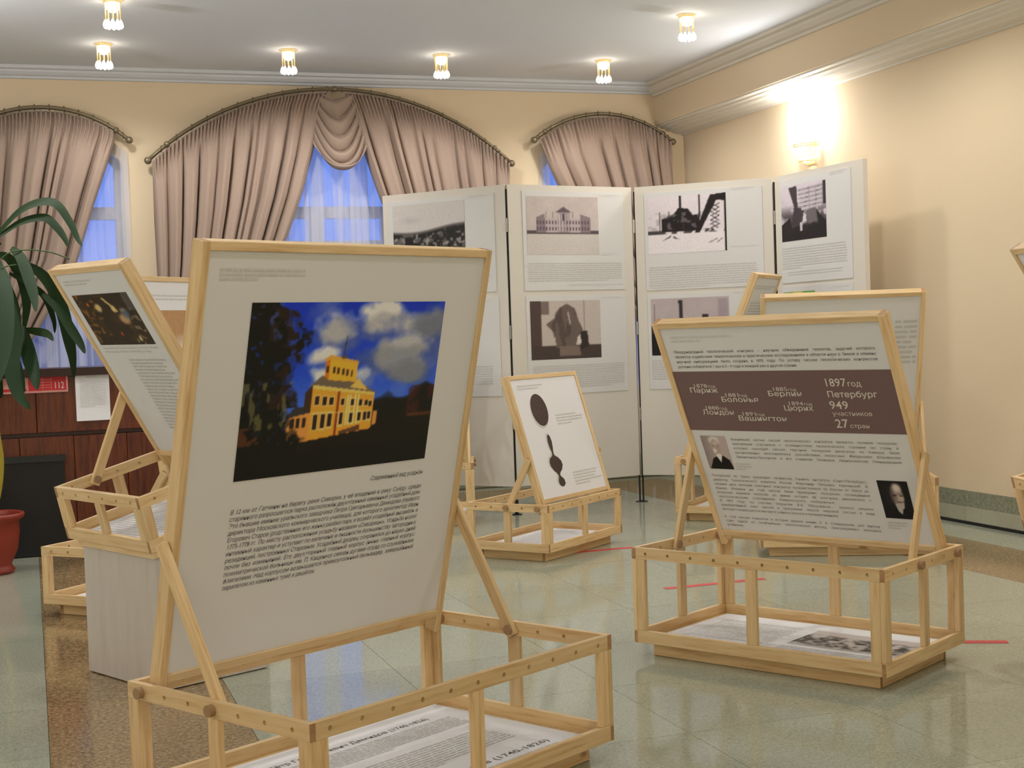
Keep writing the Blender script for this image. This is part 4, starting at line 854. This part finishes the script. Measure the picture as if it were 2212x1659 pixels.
# ---------------------------------------------------------------- folding display screens
Q = [(2.376, 9.570), (3.037, 8.813), (4.032, 8.991), (4.787, 8.362), (4.849, 7.381)]
ZT, ZB = 2.20, 0.19
def town():
    p = Pic(100, 80, (198, 192, 188)); n = vnoise(80, 100, 10, 14, 3, 4); n2 = vnoise(80, 100, 16, 26, 8, 3); hz = 0.45+0.04*np.sin(p.X*5)-0.05*p.X
    p.ell(0.25, 0.28, 0.2, 0.08, (178, 172, 170), 0.8, 0.6); p.put(np.clip((p.Y-hz)*30, 0, 1), (92, 86, 84)); p.put(np.clip((p.Y-hz-0.04)*30, 0, 1)*np.clip((n-0.36)*8, 0, 1), (22, 20, 20)); p.put((n2 > 0.63)*(p.Y > 0.52)*0.8, (160, 154, 150)); return p
def palace():
    p = Pic(120, 84, (184, 172, 168)); n = vnoise(84, 120, 6, 8, 4, 4); p.put(np.clip(n-0.3, 0, 1)*0.7, (206, 196, 190)); p.put(p.Y > 0.62, (196, 188, 182)); p.put(((p.Y > 0.58) & (p.Y < 0.64))*0.85, (60, 52, 56)); wl, dk = (178, 164, 166), (78, 66, 74)
    p.poly([(0.13, 0.38), (0.87, 0.38), (0.87, 0.62), (0.13, 0.62)], wl); p.poly([(0.13, 0.36), (0.25, 0.30), (0.27, 0.62), (0.13, 0.62)], (130, 116, 122)); p.poly([(0.74, 0.30), (0.88, 0.36), (0.88, 0.62), (0.74, 0.62)], (130, 116, 122)); p.poly([(0.43, 0.26), (0.51, 0.17), (0.59, 0.26), (0.59, 0.62), (0.43, 0.62)], (150, 136, 140)); p.poly([(0.40, 0.27), (0.51, 0.18), (0.62, 0.27)], (96, 82, 88))
    for k in range(18):
        x = 0.15+0.70*k/17
        for y in (0.42, 0.52): p.poly([(x-0.008, y), (x+0.008, y), (x+0.008, y+0.06), (x-0.008, y+0.06)], dk)
    for x in (0.45, 0.49, 0.53, 0.57): p.poly([(x-0.006, 0.30), (x+0.006, 0.30), (x+0.006, 0.60), (x-0.006, 0.60)], (196, 186, 184))
    p.poly([(0.495, 0.30), (0.525, 0.30), (0.525, 0.42), (0.495, 0.42)], dk)
    for x in (0.27, 0.36, 0.64, 0.80): p.line(x, 0.26, x, 0.37, 0.004, (110, 98, 104))
    return p
def fountain():
    p = Pic(90, 72, (188, 176, 168)); p.poly([(0, 0), (0.16, 0), (0.16, 1), (0, 1)], (78, 62, 58)); p.poly([(0.16, 0.02), (0.27, 0.02), (0.27, 0.24), (0.16, 0.24)], (120, 104, 98)); p.put((p.Y > 0.76), (70, 58, 54)); p.put((np.abs(p.X-0.76) < 0.006)*(p.Y < 0.76), (130, 118, 112))
    p.poly([(0.22, 0.40), (0.34, 0.30), (0.42, 0.12), (0.52, 0.06), (0.63, 0.14), (0.68, 0.36), (0.74, 0.50), (0.66, 0.64), (0.62, 0.80), (0.36, 0.80), (0.33, 0.55)], (104, 90, 84)); n = vnoise(72, 90, 3, 18, 5, 3); p.put((n > 0.55)*0.5*(np.hypot((p.X-0.5)/0.2, (p.Y-0.45)/0.35) < 1), (66, 54, 50)); p.line(0.53, 0.2, 0.56, 0.40, 0.012, (170, 160, 152)); p.poly([(0.40, 0.78), (0.68, 0.78), (0.70, 0.94), (0.40, 0.94)], (120, 104, 94)); p.poly([(0.70, 0.54), (0.80, 0.52), (0.82, 0.78), (0.70, 0.85)], (50, 42, 40)); p.poly([(0.66, 0.62), (0.70, 0.58), (0.71, 0.74), (0.65, 0.74)], (210, 200, 192)); return p
def mine():
    p = Pic(110, 80, (214, 204, 208)); n = vnoise(80, 110, 10, 14, 6, 4); dk = (34, 28, 30); p.put((p.Y > 0.62), (222, 214, 216)); p.put(((p.Y > 0.60) & (p.Y < 0.66))*np.clip((n-0.4)*8, 0, 1), (70, 62, 64)); p.poly([(0.18, 0.62), (0.18, 0.40), (0.34, 0.32), (0.40, 0.22), (0.52, 0.24), (0.58, 0.36), (0.66, 0.34), (0.68, 0.62)], dk); p.put((n > 0.58)*0.5*(p.Y > 0.3)*(p.Y < 0.6)*(p.X < 0.7), (150, 140, 144))
    p.poly([(0.60, 0.66), (0.66, 0.66), (0.90, 0.06), (0.80, 0.03)], dk); p.poly([(0.80, 0.03), (1, 0.0), (1, 0.14), (0.86, 0.12)], dk); p.poly([(0.97, 0.0), (1.0, 0.0), (1.0, 1.0), (0.97, 1.0)], dk); p.line(0.42, 0.02, 0.42, 0.28, 0.012, dk); p.line(0.66, 0.02, 0.66, 0.40, 0.010, dk); p.line(0.16, 0.28, 0.16, 0.6, 0.004, dk); p.line(0.28, 0.28, 0.28, 0.45, 0.004, dk)
    for k in range(6): p.line(0.80+0.02*(k % 2), 0.18+0.07*k, 0.91-0.02*(k % 2), 0.25+0.07*k, 0.005, dk); p.line(0.91, 0.18+0.07*k, 0.80, 0.25+0.07*k, 0.005, dk)
    p.poly([(0.18, 0.78), (0.30, 0.68), (0.29, 0.72)], (80, 72, 74)); p.poly([(0.33, 0.70), (0.40, 0.76), (0.33, 0.74)], (80, 72, 74)); p.line(0.78, 0.84, 0.88, 0.78, 0.006, (110, 100, 104)); p.line(0.88, 0.84, 0.94, 0.78, 0.006, (110, 100, 104)); return p
def interior():
    p = Pic(90, 70, (186, 172, 172)); n = vnoise(70, 90, 4, 6, 7, 3); p.put(n*0.4, (150, 138, 140)); p.poly([(0.36, 0.05), (0.41, 0.05), (0.42, 0.5), (0.37, 0.5)], (50, 44, 46)); p.poly([(0.04, 0.10), (0.06, 0.10), (0.06, 0.5), (0.04, 0.5)], (110, 100, 102)); p.put((p.Y > 0.48), (60, 52, 54)); p.put((p.Y > 0.62), (26, 22, 24))
    for x0, x1, y in ((0.18, 0.27, 0.38), (0.66, 0.73, 0.30), (0.78, 0.83, 0.36)): p.poly([(x0, y), (x1, y), (x1, 0.48), (x0, 0.48)], (52, 44, 46))
    p.poly([(0.86, 0.05), (0.98, 0.05), (0.98, 0.5), (0.86, 0.5)], (160, 146, 152)); return p
def factory():
    p = Pic(76, 92, (206, 196, 204)); n = vnoise(92, 76, 8, 7, 9, 4); dk = (26, 20, 24); p.put(np.clip((p.Y-0.35-0.25*np.abs(p.X-0.55)*0)*5, 0, 1)*np.clip((n-0.30)*5, 0, 1), (84, 74, 80)); p.put(np.clip((p.Y-0.74+0.10*n)*20, 0, 1), dk); p.poly([(0.18, 0.05), (0.36, 0.03), (0.38, 0.42), (0.52, 0.46), (0.46, 0.75), (0.22, 0.75), (0.30, 0.40)], (60, 50, 56)); p.poly([(0.40, 0.08), (1.0, 0.05), (1.0, 0.42), (0.46, 0.48)], (190, 180, 188))
    for k in range(5): p.line(0.40, 0.12+0.075*k, 1.0, 0.09+0.075*k, 0.007, (110, 98, 106))
    for k in range(4): p.line(0.5+0.14*k, 0.08, 0.5+0.14*k, 0.44, 0.006, (150, 138, 146))
    p.poly([(0.94, 0.02), (1, 0.02), (1, 0.42), (0.94, 0.42)], (50, 42, 48)); p.poly([(0.55, 0.50), (0.78, 0.46), (0.80, 0.70), (0.62, 0.72)], (104, 94, 100)); p.poly([(0.0, 0.70), (0.2, 0.58), (0.25, 0.8), (0, 0.85)], dk); p.poly([(0.78, 0.5), (1.0, 0.72), (1, 0.85), (0.84, 0.8)], dk); p.poly([(0.42, 0.68), (0.47, 0.68), (0.47, 0.84), (0.42, 0.84)], (200, 192, 198)); return p
scr_labels = ['leftmost white folding display screen with a town panorama, partly behind the manor panel', 'white folding display screen with photographs of a palace and a fountain', 'white folding display screen with photographs of a mine and a pale room', 'narrowest-looking white folding display screen nearest the right wall, under the sconce']
sheets = [[(0.060, 0.912, 0.050, 0.705), (0.070, 0.925, 0.742, 1.405)], [(0.118, 0.922, 0.040, 0.707), (0.124, 0.922, 0.742, 1.410)], [(0.080, 0.902, 0.048, 0.722), (0.084, 0.902, 0.752, 1.41)], [(0.080, 0.850, 0.036, 0.717), (0.076, 0.845, 0.742, 1.40)]]
for i in range(4):
    a = Vector((Q[i][0], Q[i][1], 0)); b = Vector((Q[i+1][0], Q[i+1][1], 0)); d = b-a; w = d.length; an = math.atan2(d.y, d.x)
    t = tag(empty('display_screen', (a.x, a.y, 0), an), scr_labels[i], 'display screen', 'folding display screens')
    g = 0.012
    box('screen_panel', g, w-g, 0, 0.034, ZB, ZT, M['screen'], t)
    for x, yy in (((0.05, 0.045) if i == 0 else (0.004, 0.020)), ((w-0.05, 0.045) if i == 3 else (w-0.004, 0.020))):
        cyl('leg_pole', (x, yy, 0.0), (x, yy, ZT-0.03), 0.0065, M['black_metal'], t, n=10)
        cyl('foot', (x, yy, 0.0), (x, yy, 0.006), 0.03, M['black_metal'], t, n=14)
    if i < 3:
        for z in (1.93, 0.62, 1.22): cyl('hinge', (w, -0.004, z-0.045), (w, -0.004, z+0.045), 0.006, M['hinge'], t, n=10)
    bs = []
    for x0, x1, dd0, dd1 in sheets[i]:
        s = mesh_obj('poster_sheet', *boxdata(x0, x1, 0, 0.005, -dd1, -dd0), M['poster'], t); s.location = (0, -0.0052, ZT); bs.append(s)
    u, l = bs
    textbars('heading_print', [0.707, 0.729, 0.689, 0.641][i], [0.052, 0.054, 0.048, 0.040][i], 0.165, 2, 0.012, 0.006, u, M['ink_light'], 200+i, 0.8)
    textbars('heading_print', [0.707, 0.729, 0.689, 0.641][i], 0.758, 0.165, 1, 0.012, 0.007, l, M['ink_light'], 210+i, 0.8)
    if i == 0:
        town().make('town_photograph', 0.097, 0.680, 0.078, 0.47, u, 1.15); textbars('story_print', 0.10, 0.53, 0.76, 8, 0.0165, 0.007, u, M['ink_far'], 220, 0.6); crowd(14).make('old_photograph', 0.10, 0.66, 0.78, 1.17, l, 1.15); textbars('story_print', 0.10, 1.20, 0.76, 9, 0.0165, 0.007, l, M['ink_far'], 221, 0.6)
        textbars('caption_print', 0.70, 0.46, 0.17, 2, 0.012, 0.005, u, M['ink_light'], 222, 0.8)
    if i == 1:
        palace().make('palace_photograph', 0.147, 0.715, 0.075, 0.466, u, 1.15); textbars('story_print', 0.148, 0.522, 0.75, 9, 0.0145, 0.0068, u, M['ink_far'], 223, 0.85); textbars('story_print', 0.45, 0.668, 0.448, 1, 0.0145, 0.006, u, M['ink_light'], 224, 1)
        fountain().make('fountain_photograph', 0.151, 0.707, 0.778, 1.172, l, 1.15); textbars('story_print', 0.160, 1.215, 0.73, 11, 0.0145, 0.0068, l, M['ink_far'], 225, 0.85); textbars('caption_print', 0.735, 0.455, 0.13, 2, 0.012, 0.005, u, M['ink_light'], 226, 0.6)
    if i == 2:
        mine().make('mine_photograph', 0.104, 0.655, 0.078, 0.472, u, 1.15); textbars('story_print', 0.104, 0.562, 0.755, 10, 0.0155, 0.007, u, M['ink_far'], 227, 0.55); interior().make('room_photograph', 0.107, 0.657, 0.783, 1.175, l, 1.15); textbars('story_print', 0.104, 1.21, 0.755, 9, 0.0155, 0.007, l, M['ink_far'], 228, 0.55)
        textbars('caption_print', 0.68, 0.445, 0.19, 1, 0.012, 0.005, u, M['ink_light'], 229, 0.6)
    if i == 3:
        factory().make('factory_photograph', 0.092, 0.592, 0.078, 0.443, u, 1.15); textbars('story_print', 0.092, 0.486, 0.705, 9, 0.0165, 0.007, u, M['ink_far'], 230, 0.3); textbars('story_print', 0.15, 0.645, 0.60, 2, 0.0165, 0.006, u, M['ink_far'], 231, 1)
        rect('green_map_print', 0.09, 0.448, 0.778, 1.05, l, M['green_print'], -0.001); rect('map_patch', 0.20, 0.31, 0.779, 0.86, l, M['yellow_print'], -0.0014); rect('map_patch', 0.10, 0.15, 0.80, 0.90, l, M['yellow_print'], -0.0014); textbars('story_print', 0.092, 1.12, 0.70, 12, 0.0165, 0.007, l, M['ink_far'], 232, 0.5)

# ---------------------------------------------------------------- reception counter with notices
CY = 8.70
ct = tag(empty('reception_counter', (0, CY, 0)), 'dark mahogany reception counter at left below the window', 'counter')
box('carcass', -2.2, 1.15, 0.03, 0.62, 0.0, 1.05, M['counter_dark'], ct)
box('counter_top', -2.25, 1.20, -0.03, 0.66, 1.05, 1.097, M['counter_dark'], ct)
for k in range(3):
    o = bar('fascia_panel', (-2.2+1.117*k+0.558, 0.014, 0.885), uz, ux, 0.33, 0.028, 1.113, M['counter'], ct, 0.003)
box('groove_rail', -2.2, 1.15, 0.012, 0.03, 0.70, 0.722, M['counter_dark'], ct)
for k in range(11):
    x = -2.2+0.3045*k+0.152
    bar('front_plank', (x, 0.016, 0.375), uz, ux, 0.64, 0.026, 0.303, M['counter'], ct, 0.003)
box('kick_board', -2.2, 1.15, 0.02, 0.05, 0.0, 0.055, M['counter_dark'], ct)
bk = tag(empty('black_cabinet', (0, CY-0.006, 0)), 'black square cabinet front standing against the lower counter behind the plant pot', 'cabinet')
box('cabinet_body', -0.62, 0.175, -0.055, 0.0, 0.004, 0.555, M['black'], bk); box('top_trim', -0.63, 0.185, -0.062, 0.0, 0.555, 0.590, M['charcoal'], bk)
nt = tag(empty('notice_paper', (0.258, CY-0.0015, 1.073)), 'white printed A4 notice hanging on the counter front', 'notice')
v = []; f = []
for j in range(9):
    for i in range(5): v.append((0.194*i/4, -0.003-0.010*(j/8)**2-0.004*math.sin(i*1.2), -0.293*j/8))
for j in range(8):
    for i in range(4): a = j*5+i; f.append((a, a+5, a+6, a+1))
mesh_obj('paper', v, f, M['sheet'], nt); textbars('notice_lines', 0.065, 0.03, 0.07, 1, 0.01, 0.006, nt, M['ink_light'], 300, 1, -0.0135); textbars('notice_lines', 0.025, 0.045, 0.15, 15, 0.0115, 0.004, nt, M['ink_light'], 301, 0.6, -0.0145)
rs = tag(empty('fire_notice', (-0.165, CY-0.002, 1.066)), 'red emergency notice with the number 112 on the counter behind the leaves', 'notice')
mesh_obj('plate', *boxdata(0, 0.382, -0.004, 0, -0.108, 0), M['pink'], rs); rect('red_field', 0.16, 0.372, 0.012, 0.096, rs, M['red'], -0.0046); rect('red_field', 0.01, 0.15, 0.08, 0.096, rs, M['red'], -0.0046)
text('number_print', [('112', 0.302, 0.086, 0.040, 0.058, 0, 0.004)], rs, M['ink_white'], -0.0052)
for k in range(4): rect('table_line', 0.20, 0.29, 0.03+0.016*k, 0.032+0.016*k, rs, M['pink'], -0.0050)
for x in (0.24, 0.288): rect('table_line', x, x+0.002, 0.02, 0.092, rs, M['pink'], -0.0050)

# ---------------------------------------------------------------- potted plant
def at(px, py, dep): d = CF+CR*((px-1106)/FPX)-CU*((py-829.5)/FPX); return Vector((0, 0, CAMH))+d*dep
PD = 7.65
pc = at(-17, 1235, PD); pl = tag(empty('potted_dracaena', (pc.x, pc.y, 0)), 'potted plant with long drooping dark green leaves at the left edge', 'potted plant')
pot = mesh_obj('pot', *lathe([(0.0, 0.002), (0.115, 0.002), (0.122, 0.02), (0.108, 0.035), (0.105, 0.05), (0.140, 0.13), (0.152, 0.22), (0.152, 0.285), (0.178, 0.30), (0.182, 0.318), (0.176, 0.328), (0.160, 0.322), (0.150, 0.28)], 36), M['pot'], pl, True)
mesh_obj('soil', *lathe([(0.0, 0.285), (0.150, 0.283)], 24), M['soil'], pl)
stempts = [(0.0, 0, 0.28), (0.05, 0.0, 0.42), (0.075, 0.0, 0.60), (0.06, 0, 0.78), (0.045, 0, 1.0), (0.03, 0, 1.3), (0.03, 0, 1.62), (0.035, 0, 1.80)]
def smooth_path(P, n):
    P = [Vector(p) for p in P]; out = []
    for i in range(len(P)-1):
        p0, p1, p2, p3 = P[max(i-1, 0)], P[i], P[i+1], P[min(i+2, len(P)-1)]
        for k in range(n):
            t = k/n; out.append(0.5*((2*p1)+(p2-p0)*t+(2*p0-5*p1+4*p2-p3)*t*t+(3*p1-p0-3*p2+p3)*t**3))
    out.append(P[-1]); return out
mesh_obj('cane', *tube(smooth_path(stempts, 4), 0.013, 8), M['stem'], pl, True)
mesh_obj('cane', *tube(smooth_path([(-0.03, 0.03, 0.28), (-0.06, 0.04, 0.7), (-0.05, 0.03, 1.1), (-0.04, 0.02, 1.5)], 4), 0.012, 8), M['stem'], pl, True)
def leaf(pix, wpx, dz=0.0, curl=0.25):
    """pix: image points giving the leaf's drooping midrib; built as a folded strip with real depth spread"""
    n = len(pix); P = [at(x, y, PD+dz*(k/(n-1))) for k, (x, y) in enumerate(pix)]; P = smooth_path(P, 5); m = len(P); wid = 0.80*wpx*PD/FPX; v = []; f = []
    view = CF
    for k, p in enumerate(P):
        t = k/(m-1); d = (P[min(k+1, m-1)]-P[max(k-1, 0)]).normalized(); side = d.cross(view).normalized(); nrm = side.cross(d)
        w = wid*0.5*(0.10+0.90*math.sin(math.pi*min(1.0, t*0.93+0.07))**0.8)*(1 if t < 0.97 else 0.35)
        for s, o in ((-1, curl*w), (0, 0.0), (1, curl*w)): q = p+side*(s*w)-nrm*o*0.6+view*(0.15*w*s); v.append((q.x-pc.x, q.y-pc.y, q.z))
    for k in range(m-1):
        for j in range(2): a = k*3+j; f.append((a, a+1, a+4, a+3))
    return mesh_obj('leaf', v, f, M['leaf'], pl, True)
LEAVES = [([(-4, 505), (40, 458), (85, 437), (122, 441), (150, 478), (168, 515), (178, 532)], 22, -0.35), ([(-4, 512), (45, 480), (95, 470), (122, 490), (140, 515), (147, 534)], 22, -0.15), ([(24, 536), (45, 556), (62, 598), (74, 640), (78, 674)], 32, -0.25),
          ([(40, 566), (85, 588), (118, 628), (138, 680), (150, 735), (157, 775), (160, 818)], 36, 0.2), ([(92, 635), (128, 670), (155, 712), (174, 742), (184, 764)], 26, -0.1), ([(8, 600), (26, 660), (30, 730), (26, 790), (40, 850), (66, 884)], 46, -0.3), ([(46, 706), (58, 748), (72, 800), (82, 842)], 40, -0.2),
          ([(50, 712), (80, 716), (104, 722), (116, 736)], 22, -0.25), ([(-10, 560), (8, 610), (14, 680), (10, 760), (-4, 830)], 44, -0.4), ([(-20, 640), (-6, 700), (20, 760), (40, 810), (52, 850)], 40, -0.1), ([(-4, 548), (22, 560), (48, 600), (58, 660), (50, 720)], 30, 0.15), ([(20, 590), (60, 612), (96, 640), (116, 690), (118, 720)], 18, 0.3),
          ([(-30, 700), (-20, 760), (-8, 820), (2, 860)], 40, 0.2), ([(0, 530), (-40, 500), (-80, 520), (-100, 580)], 30, -0.2), ([(0, 600), (-40, 620), (-70, 690), (-80, 770)], 40, -0.1)]
for a, b, c in LEAVES: leaf(a, b, c)
# thin arching stalks that carry the leaves
for pts in ([(2, 560), (22, 545), (60, 540), (110, 545), (150, 560)], [(2, 580), (15, 575), (35, 572)]):
    P = [at(x, y, PD-0.05) for x, y in pts]; mesh_obj('leaf_stalk', *tube([(p.x-pc.x, p.y-pc.y, p.z) for p in smooth_path(P, 4)], 0.0035, 6), M['stalk'], pl, True)

# ---------------------------------------------------------------- red tape on the floor
for (x, y, a, l), lab in (((2.86, 7.128, -0.02, 0.56), 'red tape strip on the floor beside the medal stand'), ((3.008, 5.902, 0.0, 0.52), 'red tape strip on the floor seen through the mauve band stand'), ((3.22, 4.385, -0.49, 0.38), 'red tape strip on the floor right of the mauve band stand')):
    o = tag(box('floor_tape', -l/2, l/2, -0.022, 0.022, 0.0, 0.0012, M['tape']), lab, 'tape', 'red floor tapes'); o.location = (x, y, 0.0002); o.rotation_euler = (0, 0, a)

bpy.data.objects.remove(_fo)
